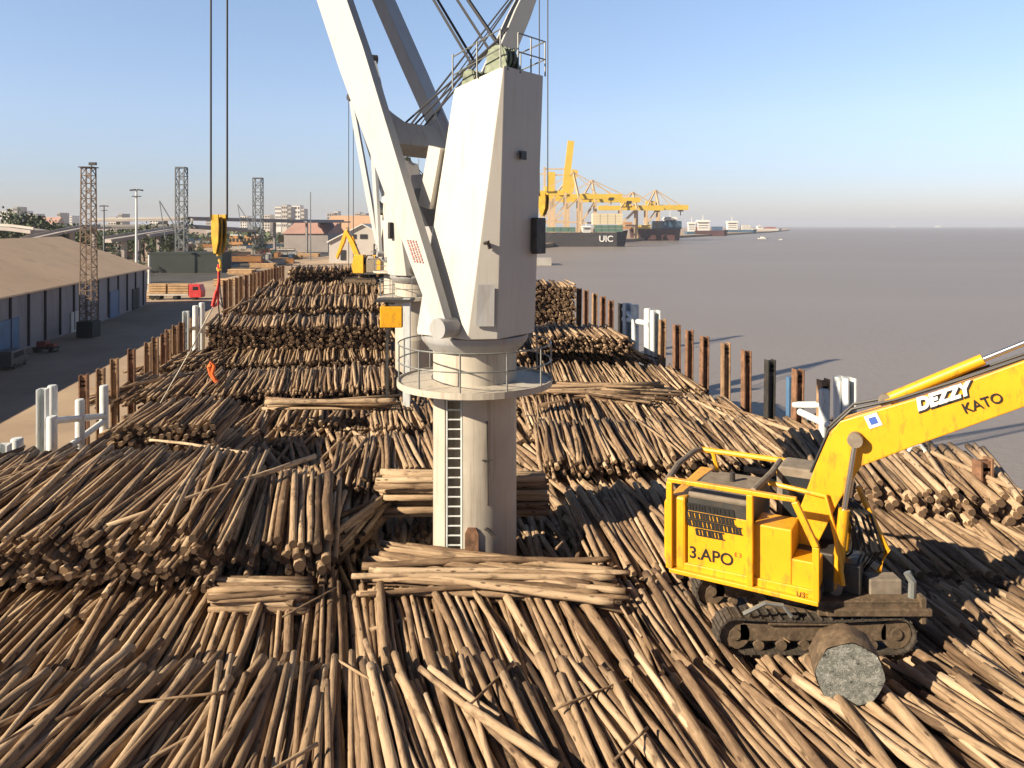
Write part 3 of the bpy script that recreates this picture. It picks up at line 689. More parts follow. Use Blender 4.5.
# slings and tag lines at the near hook
mb = MB(); z0 = 8.3; mb.tube([(hx - .02, t1.y, z0), (hx + .0, t1.y - .02, 7.6), (hx - .12, t1.y, 7.0), (hx - .22, t1.y, 6.5), (hx - .05, t1.y + .03, 6.6), (hx + .02, t1.y, z0)], .045, 6)
mb.tube([(hx - .1, t1.y, 7.2), (hx - .26, t1.y, 6.55)], .08, 6)
tag(mb.build('sling', M['redweb']), 'red webbing sling hanging from the near yellow hook', 'sling')
mb = MB(); e_ = Vector((hx + .15, t1.y, 6.5)); mb.tube([(hx, t1.y, 8.3), (hx + .05, t1.y, 7.2), e_, D(218, 300, t1.y + 2), D(222, 345, t1.y + 5), U(226, 384, .5)], .03, 5)
tag(mb.build('chain', M['wire']), 'dark chain trailing from the near hook down to the logs', 'chain')
mb = MB(); mb.tube([D(219, 297, t1.y + 3), D(206, 320, t1.y + 3), D(190, 352, t1.y + 2), U(160, 404, .5)], .035, 5); mb.tube([D(219, 297, t1.y + 3), e_], .03, 5)
tag(mb.build('tag_line', M['rope']), 'pale tag line slanting down beside the left white pipe frame', 'rope')
b0 = U(214, 381, .4)
mb = MB(); mb.tube([b0 + Vector(p) for p in ((.1, 0, .0), (-.12, 0, .45), (.0, .05, .95), (-.22, 0, 1.2), (-.32, 0, .9), (-.2, .02, .4), (.2, 0, -.1))], .13, 7)
tag(mb.build('lifting_strap', M['orange'], smooth=True), 'crumpled orange lifting strap on the logs below the dark stack', 'strap')

# ------------------------------------------------------------------ deck stakes along both sides
def stake(p, zt, zb, w, m, lean, label, group, notch=True):
    mb = MB(); top = Vector((p.x + lean, p.y, zt)); bot = Vector((p.x, p.y, zb))
    h = random.uniform(.85, 1.1) * w
    for s in (-1, 1): mb.bar(bot + RV * s * w * .42, top + RV * s * w * .42 + Vector((0, 0, random.uniform(-.06, .02))), w * .14, h, up=DV)
    mb.bar(bot, top - Vector((0, 0, .05)), w * .72, w * .12, up=DV)
    if notch:
        for k in range(3): mb.bar(top - Vector((w * .35, h * .2, .25 + k * .22)), top - Vector((-w * .35, h * .2, .25 + k * .22)), .06, .8 * h)
    o = mb.build('deck_stake', m); tag(o, label, 'stake', group); return o
def at_u(px, u):                       # point on the line parallel to the ship, u metres right of the camera
    k = (px - 512) / F; Y = u / (k * RV.x + RV.y); return Vector((k * Y, Y, 0))
UR = 20.6
RS = [(578, 288), (585.5, 290), (594, 293), (602, 296), (610, 300), (620.6, 303), (660.7, 319), (676.5, 324), (688, 330), (703, 336), (725, 342.5), (746, 350), (768, 359), (795, 369), (821, 379), (982, 458)]
for i, (px, py) in enumerate(RS):
    p = at_u(px, UR); zt = H - (py - HZ) / F * p.y
    w = .44 if i < 15 else .5
    m = [M['rust'], M['rust'], M['rust2'], M['rust']][i % 4] if i not in (12, 5) else M['steel_dk']
    lab = {15: 'rusty notched stake standing alone right of the yellow boom', 12: 'dark brown stake on the river side, last before the right white frame', 13: 'stake at the left end of the right white pipe frame', 14: 'short dark stake within the right white pipe frame', 5: 'dark stake just left of the far right white frame'}.get(i)
    if not lab: lab = 'small distant rusty stake on the river side beside the crane' if i < 6 else 'rusty brown stake on the river side between the two white frames'
    stake(p, zt, -5.3, w, m, random.uniform(.0, .16), lab, 'rusty stakes along the river side')
UL = -13.9
LS = [(85.7, 374), (100.6, 368), (116, 358), (132, 349), (148, 342), (156, 337), (163, 333), (168.5, 329), (176, 325), (181, 322), (189, 318)]
for i, (px, py) in enumerate(LS):
    p = at_u(px, UL); zt = H - (py - HZ) / F * p.y
    stake(p, zt, -5.3, .40, M['rust2'] if i % 3 else M['rust'], random.uniform(-.1, .1), 'rusty brown stake of the near run on the quay side', 'near stakes along the quay side')
k = 0
for px in (226, 231.5, 237, 242, 246.5, 251, 255, 259, 262.5, 266, 269, 272, 275, 277.5, 280, 283):
    p = at_u(px, UL); zt = H - ((280 - (px - 226) * .26) - HZ) / F * p.y
    stake(p, zt, -5.3, .46, M['rust2'] if k % 4 else M['rust'], random.uniform(-.1, .1), 'tan stake in the far close set row on the quay side', 'far stakes along the quay side', False); k += 1

def post(mb, p, zt, zb, r): mb.tube([Vector((p.x, p.y, zb)), Vector((p.x, p.y, zt))], r, 14)
def pipe_frame(label, posts, bars, r, u, loc, channels=()):
    t = thing('pipe_frame', label, 'pipe frame', loc, 0, 'white pipe frames along the ship sides')
    for px, py, du in posts:
        p = at_u(px, u + du); mb = MB(); post(mb, p, H - (py - HZ) / F * p.y, -5.3, r); mb.tube([Vector((p.x, p.y, H - (py - HZ) / F * p.y)), Vector((p.x, p.y, H - (py - HZ) / F * p.y + .04))], r * .8, 14)
        mb.build('post', M['whitepipe'], t, world=True, smooth=True)
    for a, b in bars:
        pa, pb = at_u(a[0], u + a[2]), at_u(b[0], u + b[2]); mb = MB()
        mb.tube([Vector((pa.x, pa.y, H - (a[1] - HZ) / F * pa.y)), Vector((pb.x, pb.y, H - (b[1] - HZ) / F * pb.y))], r * .72, 12)
        mb.build('crossbar', M['whitepipe'], t, world=True, smooth=True)
    for px, py, du in channels:
        p = at_u(px, u + du); zt = H - (py - HZ) / F * p.y; mb = MB()
        mb.bar((p.x, p.y, -5.3), (p.x, p.y, zt), r * 1.7, r * .5, up=DV); mb.bar(Vector((p.x, p.y, -5.3)) - RV * r * .8 - DV * r, Vector((p.x, p.y, zt)) - RV * r * .8 - DV * r, r * .3, r * 2, up=DV)
        mb.bar(Vector((p.x, p.y, -5.3)) + RV * r * .8 - DV * r, Vector((p.x, p.y, zt)) + RV * r * .8 - DV * r, r * .3, r * 2, up=DV)
        mb.build('channel_post', M['whitepipe'], t, world=True)
    return t
pipe_frame('largest white pipe frame on the left ship side, three posts and crossbars', [(52.5, 386, 0), (52, 417, .9), (80, 400, .9), (104, 386, .9)], [((52, 421, .9), (104, 416, .9)), ((62, 452, .9), (104, 421, .9))], .21, UL, at_u(80, UL), [(44.5, 388, 0)])
pipe_frame('white pipe posts cut off at the left picture edge', [(17, 439, .3), (-22, 452, .6)], [((17, 466, .3), (-22, 470, .6))], .23, UL, at_u(10, UL), [(6, 443, .1)])
pipe_frame('white pipe frame on the left side by the dark log stack', [(195.5, 306, 0), (202, 303, .5)], [((186, 330, 0), (204, 326, 0))], .24, UL, at_u(195, UL), [(186.5, 311, 0)])
pipe_frame('pale pipe frame on the river side far behind the crane platform', [(635, 305, 0), (648, 309, 0)], [((624, 319, 0), (650, 324, 0)), ((624, 309, 0), (637, 322, 0))], .30, UR, at_u(640, UR), [(626, 303, 0), (654, 310, 0)])
pipe_frame('white pipe frame on the river side by the yellow boom, slanting crossbar', [(824, 390, -.2)], [((800, 412, -.2), (838, 430, -.2)), ((795, 405, 0), (824, 405, 0))], .23, UR, at_u(822, UR), [(838, 376, 0), (846, 377, .1)])
mb = MB(); p = at_u(790, UR); mb.bar(p + Vector((0, 0, -5)), p + Vector((.05, 0, H - (377 - HZ) / F * p.y)), .36, .3, up=DV)
tag(mb.build('blue_post', M['blue_door']), 'dark blue square post left of the right white frame', 'post')
mb = MB(); p = at_u(912, UR - .6); z_ = lambda y: H - (y - HZ) / F * p.y
pt = lambda x, y: Vector(((x - 512) / F * p.y, p.y, z_(y)))
mb.tube([pt(899, 478), pt(906, 455), pt(912, 446), pt(919, 444), pt(925, 450), pt(926, 470)], .07, 8)
tag(mb.build('bent_pipe', M['whitepipe'], smooth=True), 'bent white vent pipe poking from the logs under the boom', 'pipe')
mb = MB(); mb.tube([pt(929, 434), pt(929, 490)], .05, 6); mb.box(pt(924, 462), (.5, .3, .6)); tag(mb.build('mooring_roller', M['steel_dk']), 'small dark roller beside the bent white pipe', 'roller')

# ------------------------------------------------------------------ excavator
def excavator(label, loc, rotz, boom, under_rot, big=True, s=1.0):
    t = thing('excavator', label, 'excavator', loc, rotz); t.scale = (s, s, s)
    # undercarriage, turned under the house
    MB.xf = Matrix.Rotation(under_rot, 4, 'Z')
    for y in (-1.08, 1.08):
        mb = MB(); mb.box((-.05, y, .46), (3.4, .34, .42)); mb.box((-.3, y, .68), (1.6, .5, .08)); fr = mb.build('track_frame', M['track'], t, bevel=.03)
        # belt path of shoes
        path = []; r = .40
        for a in np.linspace(90, 270, 7): path.append((-1.85 + r * math.cos(R(a)), .42 + r * math.sin(R(a))))
        n1 = 16
        for k in range(1, n1): path.append((-1.85 + 3.7 * k / n1, .02))
        for a in np.linspace(-90, 90, 7): path.append((1.85 + r * math.cos(R(a)), .42 + r * math.sin(R(a))))
        for k in range(1, n1): path.append((1.85 - 3.7 * k / n1, .82 - .06 * math.sin(math.pi * k / n1) - random.random() * .01))
        mb = MB()
        for i, (x, z) in enumerate(path):
            x2, z2 = path[(i + 1) % len(path)]; d = Vector((x2 - x, 0, z2 - z)); L = d.length; d /= L; nrm = Vector((d.z, 0, -d.x)) * 1
            c_ = Vector(((x + x2) / 2, y, (z + z2) / 2)); mb.box(c_, (L * .92, .56, .045), (d, Vector((0, 1, 0)), nrm)); mb.box(c_ - nrm * -.035, (.035, .56, .05), (d, Vector((0, 1, 0)), nrm))
        mb.build('track_belt', M['tread'], t)
        for x in (-1.85, 1.85):
            mb = MB(); mb.tube([(x, y - .17, .42), (x, y + .17, .42)], .345, 20); mb.tube([(x, y - .21, .42), (x, y + .21, .42)], .13, 12); mb.build('idler' if x > 0 else 'sprocket', M['track'], t, smooth=True)
        for k in range(6):
            mb = MB(); mb.tube([(-1.3 + k * .52, y - .2, .17), (-1.3 + k * .52, y + .2, .17)], .12, 10); mb.build('roller', M['track'], t, smooth=True)
    mb = MB(); mb.box((0, 0, .62), (1.7, 1.9, .36)); mb.tube([(0, 0, .7), (0, 0, 1.06)], .72, 24)
    mb.bar((.2, -1.32, .98), (2.6, -1.32, .98), .22, .16) if big else None
    mb.build('car_body', M['track'], t, bevel=.02)
    if big:
        mb = MB(); mb.box((1.25, -1.24, 1.02), (2.4, .10, .34)); mb.box((1.25, -1.05, 1.17), (2.4, .5, .05)); mb.box((2.43, -1.2, 1.0), (.12, .35, .6)); mb.build('step_beam', M['track'], t, bevel=.015)
        mb = MB(); mb.box((1.75, -.75, 1.36), (.75, .45, .36)); mb.build('tool_box', M['hood'], t, bevel=.03)
        mb = MB(); mb.tube([(2.28, -1.1, 1.15), (2.3, -1.1, 1.55), (2.2, -1.05, 1.75)], .09, 8); mb.build('step_hook', M['rail'], t)
        mb = MB(); mb.tube([(-1.7, -1.4, .95), (-1.2, -1.4, 1.2), (-.8, -1.4, 1.15), (-.6, -1.4, .9)], .05, 6); mb.build('grab_bar', M['rail'], t)
    MB.xf = None
    # house
    MB.xf = Matrix.Translation((0, 0, 3.5)) @ Matrix.Diagonal((1, 1, .90, 1)) @ Matrix.Translation((0, 0, -3.5))
    mb = MB(); mb.box((-1.05, 0, 1.18), (3.6, 2.6, .22)); mb.build('turntable', M['steel_dk'], t)
    mb = MB()
    prof = [(-2.9, 1.35), (-2.78, 1.15), (-2.35, 1.12), (-2.35, 3.1), (-2.75, 3.1), (-2.9, 2.9)]
    mb.prism([(x, -1.38, z) for x, z in prof], (0, 2.76, 0)); mb.build('counterweight', M['yellow'], t, bevel=.06)
    mb = MB(); mb.box((-1.6, 0, 2.2), (1.46, 2.5, 1.75)); mb.build('engine_cover', M['hood'], t, bevel=.04)
    mb = MB(); mb.box((-1.58, -1.28, 2.02), (1.46, .05, 1.45)); pn = mb.build('side_door', M['yellow'], t, bevel=.012)
    mb = MB(); mb.box((-1.58, -1.27, 2.92), (1.46, .05, .34)); mb.build('louvre_recess', M['steel_dk'], t)
    mb = MB(); mb.box((-1.6, -.2, 3.13), (1.5, 1.9, .12)); mb.build('hood', M['hood'], t, bevel=.03)
    mb = MB(); mb.box((-.30, -.85, 1.95), (.86, .9, 1.5)); mb.build('tank', M['yellow'], t, bevel=.03)
    mb = MB(); mb.box((.42, -.95, 1.55), (.58, .7, .85)); mb.build('battery_box', M['yellow'], t, bevel=.03)
    mb = MB(); mb.box((-1.05, -1.32, 1.20), (3.6, .10, .24)); mb.build('side_skirt', M['yellow'], t, bevel=.02)
    # cab on the far side
    mb = MB(); prof = [(-.55, 1.2), (.85, 1.2), (1.05, 2.2), (.75, 3.65), (.6, 3.75), (-.45, 3.75), (-.55, 3.65)]
    mb.prism([(x, .42, z) for x, z in prof], (0, .95, 0)); cab = mb.build('cab', M['yellow'] if not big else M['hood'], t, bevel=.05)
    mb = MB(); mb.prism([(-.4, .405, 2.35), (.92, .405, 2.35), (.70, .405, 3.5), (-.4, .405, 3.5)], (0, .01, 0)); mb.box((-.56, .9, 2.9), (.02, .75, 1.1)); mb.build('window', M['glass'], cab)
    # cage of guard rails
    b = .10
    for name, a, c_ in (('cage_post', (-2.72, -1.44, 1.15), (-2.72, -1.44, 3.5)), ('cage_post', (-.78, -1.44, 1.1), (-.78, -1.44, 3.5)), ('cage_post', (.68, -1.44, 1.1), (.68, -1.44, 2.45)), ('cage_post', (.68, -1.44, 2.45), (.22, -1.44, 3.5)),
                        ('cage_rail', (-2.77, -1.44, 3.55), (.26, -1.44, 3.55)), ('cage_rail', (-2.72, -1.44, 1.10), (.74, -1.44, 1.05))):
        mb = MB(); mb.bar(a, c_, .15 if 'post' in name else b * 1.2, .15, up=(0, 1, 0)); mb.build(name, M['yellow'], t, bevel=.02)
    MB.xf = None
    if big:
        for name, pts, m_, r_ in (('guard_rail', [(-2.72, 1.3, 3.62), (.3, 1.3, 3.62)], 'yellow', .075), ('rear_rail', [(-2.8, -1.4, 3.5), (-2.86, -.4, 3.62), (-2.8, .9, 3.66), (-2.72, 1.3, 3.62)], 'hood', .075),
                                  ('cross_rail', [(-.72, -1.4, 3.58), (-.6, .1, 3.62), (-.62, 1.25, 3.62)], 'hood', .075), ('rail_strut', [(-2.4, 1.3, 3.6), (-2.25, 1.28, 3.0)], 'yellow', .065), ('rail_strut', [(-.7, 1.25, 3.6), (-.55, 1.1, 2.9)], 'yellow', .06),
                                  ('front_rail', [(-.6, -.2, 3.45), (.75, -.45, 3.42), (1.0, -.6, 2.5), (1.15, -.7, 1.5)], 'yellow', .06)):
            mb = MB(); mb.tube(pts, r_, 8); mb.build(name, M[m_], t, smooth=True)
        text('lettering', '3.APO', .40, (-2.28, -1.312, 1.68), (1, 0, 0), (0, 0, 1), M['black'], pn, .004, offset=.006)
        text('lettering', 'US', .17, (.26, -1.455, 1.36), (1, 0, 0), (0, 0, 1), M['black'], t, .004)
        text('lettering', 'E 3', .14, (-1.18, -1.312, 1.92), (1, 0, 0), (0, 0, 1), M['redpaint'], pn, .004)
        mb = MB()
        for r_, (x0, x1, z) in enumerate(((-2.3, -1.2, 2.92), (-2.42, -1.15, 2.72), (-2.3, -1.0, 2.53), (-2.1, -1.42, 2.33))):
            x = x0
            while x < x1:
                w = random.choice((.05, .07, .09)); mb.prism([(x, -1.32, z - .07), (x + w, -1.32, z - .07), (x + w - .03, -1.32, z + .08), (x - .03, -1.32, z + .08)], (0, .02, 0)); x += w + random.choice((.015, .03))
            mb.box(((x0 + x1) / 2, -1.316, z + .082), (x1 - x0, .012, .03)); mb.box(((x0 + x1) / 2 + .02, -1.316, z - .07), (x1 - x0, .012, .025))
        mb.build('louvre_lettering', M['black'] , pn)
        mb = MB(); mb.tube([(1.35, .45, 3.5), (1.75, .45, 2.6), (2.0, .45, 2.1), (1.8, .4, 1.5)], .07, 8); mb.build('hose_guard', M['yellow'], t, smooth=True)
        mb = MB(); mb.box((1.05, .1, 1.55), (.9, 1.0, .7)); mb.box((1.35, .25, 2.3), (.25, .3, .5)); mb.build('swing_motor', M['steel_dk'], t, bevel=.05)
        mb = MB(); mb.tube([(-1.6, .2, 3.1), (-1.6, .2, 3.45)], .07, 10); mb.build('exhaust', M['steel_dk'], t)
        mb = MB(); mb.box((.2, -.2, 1.7), (1.5, .9, .9)); mb.build('swivel_housing', M['steel_dk'], t, bevel=.04)
    # boom: side profile in the x-z plane
    mb = MB(); w = .52
    mb.prism([(x, -.36, z) for x, z in boom['prof']], (0, w, 0)); bo = mb.build('boom', M['yellow'], t, bevel=.025)
    if 'arm' in boom:
        mb = MB(); mb.prism([(x, -.3, z) for x, z in boom['arm']], (0, .4, 0)); mb.build('arm', M['yellow'], t, bevel=.025)
    for (a, m_, c_) in boom['cyl']:
        for y in ((-.52, .33) if boom.get('twin') and (a, m_, c_) == boom['cyl'][0] else (-.10,)):
            A, B_, C_ = [Vector((q[0], y, q[1])) for q in (a, m_, c_)]
            mb = MB(); mb.tube([A, B_], .125, 14); cy = mb.build('cylinder', M['yellow'], t, smooth=True)
            mb = MB(); mb.tube([B_, C_], .062, 12); mb.build('rod', M['chrome'], cy, smooth=True)
            for Q_, r_ in ((C_, .17), (A, .15)): mb = MB(); mb.tube([Q_ + Vector((0, -.12, 0)), Q_ + Vector((0, .12, 0))], r_, 12); mb.build('pin', M['hood'], cy, smooth=True)
    for hose in boom.get('hose', ()):
        mb = MB(); mb.tube([(q[0], q[2], q[1]) for q in hose], .035, 6); mb.build('hose', M['black'], t, smooth=True)
    return t
HB = math.atan2(-.49, .87)
exO = Vector((6.96, 19.6, .12))
boom1 = dict(
    prof=[(-.28, 1.75), (.12, 1.55), (.52, 2.15), (1.02, 3.3), (1.50, 4.2), (2.6, 4.82), (5.0, 6.10), (6.9, 7.05), (6.75, 7.55), (4.9, 7.02), (3.2, 6.14), (1.55, 5.42), (1.05, 5.2), (.72, 4.75), (.25, 3.3)],
    arm=[(6.5, 7.4), (7.2, 7.3), (8.2, 4.2), (8.0, 3.6), (7.7, 3.7), (6.8, 6.5)],
    cyl=[((.98, 1.35), (1.16, 3.2), (1.40, 4.85)), ((2.0, 5.75), (3.95, 6.85), (6.5, 8.25))], twin=True,
    hose=[[(.4, 3.9, -.34), (.8, 4.95, -.36), (1.3, 5.5, -.30), (2.2, 5.80, -.25), (3.6, 6.42, -.22), (5.2, 7.2, -.2)], [(.3, 3.4, .0), (.75, 4.95, .05), (1.3, 5.55, .05), (2.4, 5.9, 0), (5.2, 7.25, 0)],
          [(.5, 1.5, -.2), (1.1, 2.2, -.2), (1.15, 3.2, .1), (.8, 3.6, .1)], [(.55, 1.4, .1), (1.25, 2.0, .1), (1.35, 2.8, .12), (.9, 3.5, .12)]] + [[(.9, 3.4, y_), (1.35 + q_, 2.9, y_), (1.6 + q_, 2.1, y_), (1.3 + q_ * .5, 1.45, y_), (.8, 1.5, y_)] for q_, y_ in ((0, .0), (.12, .12), (.22, .2), (.3, .3), (-.1, -.15))])
ex = excavator('yellow crawler excavator with boom raised right, on the logs in the foreground', exO, HB, boom1, -HB)
bv = Vector((math.cos(R(25.5)), 0, math.sin(R(25.5)))); bu = Vector((-math.sin(R(25.5)), 0, math.cos(R(25.5))))
def bl(a, b): return Vector((1.25, -.378, 4.58)) + bv * a + bu * b
c0 = bl(1.75, .34); text('logo', 'DEZZY', .36, (c0.x, -.384, c0.z), bv, bu, M['whitepaint'], ex, .004, shear=.3, offset=.022)
text('logo_outline', 'DEZZY', .36, (c0.x + .02, -.380, c0.z - .025), bv, bu, M['black'], ex, .001, shear=.3, offset=.038)
c0 = bl(2.5, .02); text('lettering', 'KATO', .30, (c0.x + .1, -.384, c0.z), bv, bu, M['black'], ex, .004, offset=.004)
mb = MB(); c0 = bl(.62, .28); mb.prism([c0, c0 + bv * .3, c0 + bv * .3 + bu * .3, c0 + bu * .3], (0, .01, 0)); mb.build('decal', M['whitepaint'], ex)
mb = MB(); c0 = bl(.69, .35) - Vector((0, .006, 0)); mb.prism([c0, c0 + bv * .17, c0 + bv * .17 + bu * .16, c0 + bu * .16], (0, .01, 0)); mb.build('decal_mark', M['bluepaint'], ex)
boom2 = dict(prof=[(-.1, 1.8), (.35, 1.7), (1.3, 3.6), (1.9, 5.0), (2.6, 6.5), (2.3, 6.7), (1.4, 5.4), (.7, 3.9)], arm=[(2.2, 6.9), (2.7, 6.7), (3.9, 3.4), (3.7, 3.1), (2.7, 5.2)], cyl=[((.9, 1.4), (1.1, 2.6), (1.4, 4.0)), ((1.2, 4.9), (1.6, 6.0), (2.3, 7.0))])
exb = excavator('small distant yellow excavator on the far log heap left of the jib', U(364, 284, 2.6), R(165), boom2, 0, False, 1.0)

# squat log stub in front of the tracks
st = thing('log_stub', 'squat grey octagonal log stub before the excavator tracks', 'log stub', U(848, 706, .1))
a = Vector((6.76, 16.0, .92)); dr = Vector((.16, .97, .10)).normalized(); sx = dr.cross(Vector((0, 0, 1))).normalized(); uz = sx.cross(dr)
mb = MB(); n = 32; prof = []
for k in range(n):
    an = 2 * math.pi * k / n; o8 = .5 * .66 + .5 * .675 / math.cos(((an + math.pi / 8) % (math.pi / 4)) - math.pi / 8) * .97
    prof.append((math.cos(an + .35) * o8, math.sin(an + .35) * o8 * 1.02))
vs = []
for L_, sc in ((0, .985), (.03, 1), (.25, 1.01), (.5, .99), (.72, .95)):
    vs += [a + dr * L_ + (sx * x + uz * y) * sc * random.uniform(.98, 1.02) for x, y in prof]
fs = [(i * n + k, i * n + (k + 1) % n, (i + 1) * n + (k + 1) % n, (i + 1) * n + k) for i in range(4) for k in range(n)] + [tuple(4 * n + k for k in range(n))]
mb.add(vs, fs); mb.build('bark', M['track'], st, world=True, smooth=True)
mb = MB(); vs = [a - dr * .012]; rings = 7
for j in range(1, rings + 1):
    for k in range(n): vs.append(a - dr * .012 + (sx * prof[k][0] + uz * prof[k][1]) * .97 * j / rings)
fs = [(0, 1 + (k + 1) % n, 1 + k) for k in range(n)] + [(1 + (j - 1) * n + k, 1 + (j - 1) * n + (k + 1) % n, 1 + j * n + (k + 1) % n, 1 + j * n + k) for j in range(1, rings) for k in range(n)]
mb.add(vs, fs)
gm = bpy.data.materials.new('grey_speckled_end'); t_, b_ = nodes(gm); cc = coords(t_)
c_ = ramp(t_, noise(t_, cc, 5.5, 10, .78), [(.40, (.03, .034, .03)), (.455, (.30, .31, .28)), (.49, (.10, .11, .095)), (.54, (.48, .48, .44)), (.585, (.16, .17, .15)), (.66, (.66, .66, .61))])
t_.links.new(c_, b_.inputs['Base Color']); b_.inputs['Roughness'].default_value = .75
bn = N(t_, 'ShaderNodeBump', Strength=1., Distance=.06); t_.links.new(noise(t_, cc, 13, 8, .8), bn.inputs['Height']); t_.links.new(bn.outputs[0], b_.inputs['Normal'])
mb.build('cut_face', gm, st, world=True)

# yellow box and stand left of the platform
bx = thing('power_unit', 'yellow steel box with white post left of the crane platform', 'power unit', D(393, 345, 42))
c_ = D(392.5, 316, 42); mb = MB(); mb.box(c_, (1.15, 1.1, 1.1)); mb.build('housing', M['yellow'], bx, world=True, bevel=.04)
mb = MB(); mb.box(c_ + Vector((.15, 0, .85)), (1.9, 1.4, .14)); mb.build('roof', M['steel_dk'], bx, world=True)
p = D(407.5, 300, 42); mb = MB(); mb.bar((p.x, p.y - .3, -1.), (p.x, p.y - .3, p.z + .1), .42, .36); mb.build('post', M['whitepipe'], bx, world=True)
p = D(386, 300, 42); mb = MB(); mb.bar((p.x, p.y + .4, -1.), (p.x, p.y + .4, p.z), .14); mb.build('leg', M['steel_dk'], bx, world=True)

# ------------------------------------------------------------------ quay: warehouse, masts, vehicles
w0 = Vector((-82.7, 181, 0)); wd = DV; wr = RV
def wp(a, b, z): return w0 - wd * a - wr * b + Vector((0, 0, z))      # a: metres towards us, b: metres to the left of the near wall
wh = thing('warehouse', 'long warehouse with wide tan roof and grey walls at left', 'warehouse', wp(60, 18, QZ))
EV, RG, LEN, HWD = .4, 7.3, 135, 18
mb = MB()
mb.prism([wp(0, 0, QZ), wp(0, 0, EV), wp(0, HWD, RG - .3), wp(0, 2 * HWD, EV), wp(0, 2 * HWD, QZ)], -wd * LEN); mb.build('wall', M['wh_wall'], wh, world=True)
mb = MB()
mb.prism([wp(-.8, -.9, EV - .25), wp(-.8, HWD, RG), wp(-.8, HWD, RG + .25), wp(-.8, -.9, EV)], -wd * (LEN + 1.6))
mb.prism([wp(-.8, HWD, RG), wp(-.8, 2 * HWD + .9, EV - .25), wp(-.8, 2 * HWD + .9, EV), wp(-.8, HWD, RG + .25)], -wd * (LEN + 1.6)); mb.build('roof', M['wh_roof'], wh, world=True)
for k in range(20):
    aa = 3 + k * 6.2; mb = MB(); q = wp(aa, -.1, (QZ + EV) / 2 + .1); mb.box(q, (.35, .3, EV - QZ - .5), (wd, wr, Vector((0, 0, 1)))); mb.build('wall_rib', M['darkgap'], wh, world=True)
for aa, wdt, h, m_ in ((72, 7, 5, 'blue_door'), (46, 4, 3.4, 'wall_pale'), (24, 6, 5.2, 'blue_door'), (93, 6, 5, 'wall_grey'), (9, 5, 4.5, 'darkgreen')):
    mb = MB(); mb.box(wp(aa, -.12, QZ + h / 2), (wdt, .2, h), (wd, wr, Vector((0, 0, 1)))); mb.build('door', M[m_], wh, world=True)

def lattice(mb, c, w, z0, z1, n, rr, w1=None):
    w1 = w1 or w; cs = [(-1, -1), (1, -1), (1, 1), (-1, 1)]
    P = lambda k, i: Vector((c[0] + cs[k][0] * (w + (w1 - w) * i / n) / 2, c[1] + cs[k][1] * (w + (w1 - w) * i / n) / 2, z0 + (z1 - z0) * i / n))
    for k in range(4):
        mb.bar(P(k, 0), P(k, n), rr * 1.6)
        for i in range(n):
            a, b = P(k, i), P((k + 1) % 4, i + 1)
            if i % 2: a, b = P((k + 1) % 4, i), P(k, i + 1)
            mb.bar(a, b, rr); mb.bar(P(k, i + 1), P((k + 1) % 4, i + 1), rr)
mp = U(88.5, 337, QZ)
t = thing('lattice_mast', 'tall brown lattice light mast before the warehouse wall', 'mast', mp)
mb = MB(); zt = H + (226 - 168) / F * mp.y; lattice(mb, mp, 1.9, QZ + 2.6, zt, 20, .1, 1.55); mb.build('lattice', M['lattice'], t, world=True)
mb = MB(); mb.box(mp + Vector((0, 0, 1.3)), (2.6, 2.6, 2.6)); mb.build('base', M['darkgreen'], t, world=True, bevel=.05)
mb = MB(); mb.box((mp.x, mp.y, zt + .1), (2.2, 2.2, .15)); mb.box((mp.x + .9, mp.y - .4, zt + .65), (1.1, .5, .45)); mb.bar((mp.x + .5, mp.y, zt), (mp.x + .5, mp.y, zt + .9), .12); mb.build('flood_lamp', M['steel_dk'], t, world=True)
for px, ptop, Y, w, lab in ((181.5, 168, 340, 3.6, 'left of the two distant lattice crane towers'), (258, 178.5, 430, 4.2, 'right of the two distant lattice crane towers')):
    c_ = D(px, 226, Y); t = thing('crane_tower', lab, 'crane tower', (c_.x, Y, QZ), 0, 'distant lattice towers')
    zt = H + (226 - ptop) / F * Y; mb = MB(); lattice(mb, c_, w, QZ, zt, 12, .28); mb.box((c_.x, Y, zt + .2), (w * 1.1, w * 1.1, .4)); mb.build('lattice', M['lattice2'], t, world=True)
    mb = MB(); mb.bar((c_.x - w * .5, Y, 8), (c_.x - w * 2.6, Y, zt - 14), .5, .3); mb.bar((c_.x - w * 2.6, Y, zt - 14), (c_.x - w * 1.9, Y, 4), .3); mb.build('jib', M['lattice2'], t, world=True)
for px, ptop, Y, lab, heads in ((136.5, 190, 200, 'tall white light pole behind the warehouse, twin lamp head', 1), (104, 206, 290, 'shorter light pole beside the brown lattice mast', 1), (310.5, 192, 420, 'far thin light pole over the pink roofed shed', 0), (149, 255, 215, 'short pole by the dark long shed', 0)):
    c_ = D(px, 226, Y); zt = H + (226 - ptop) / F * Y
    t = thing('light_pole', lab, 'light pole', (c_.x, Y, QZ), 0, 'quay light poles')
    mb = MB(); mb.tube([(c_.x, Y, QZ), (c_.x, Y, zt)], .42 if heads and Y < 250 else .35, 10, r2=.22); mb.build('pole', M['whitepipe'] if Y < 250 else M['lattice2'], t, world=True, smooth=True)
    if heads:
        for s in (-1, 1):
            mb = MB(); mb.box((c_.x + s * .9, Y, zt), (1.3, .8, .35), (Vector((1, 0, -.12 * s)).normalized(), Vector((0, 1, 0)), Vector((.12 * s, 0, 1)).normalized())); mb.build('lamp_head', M['steel_dk'], t, world=True)
        mb = MB(); mb.box((c_.x, Y, zt - 1.6), (2.0, 1, .2)); mb.build('bracket', M['steel_dk'], t, world=True)
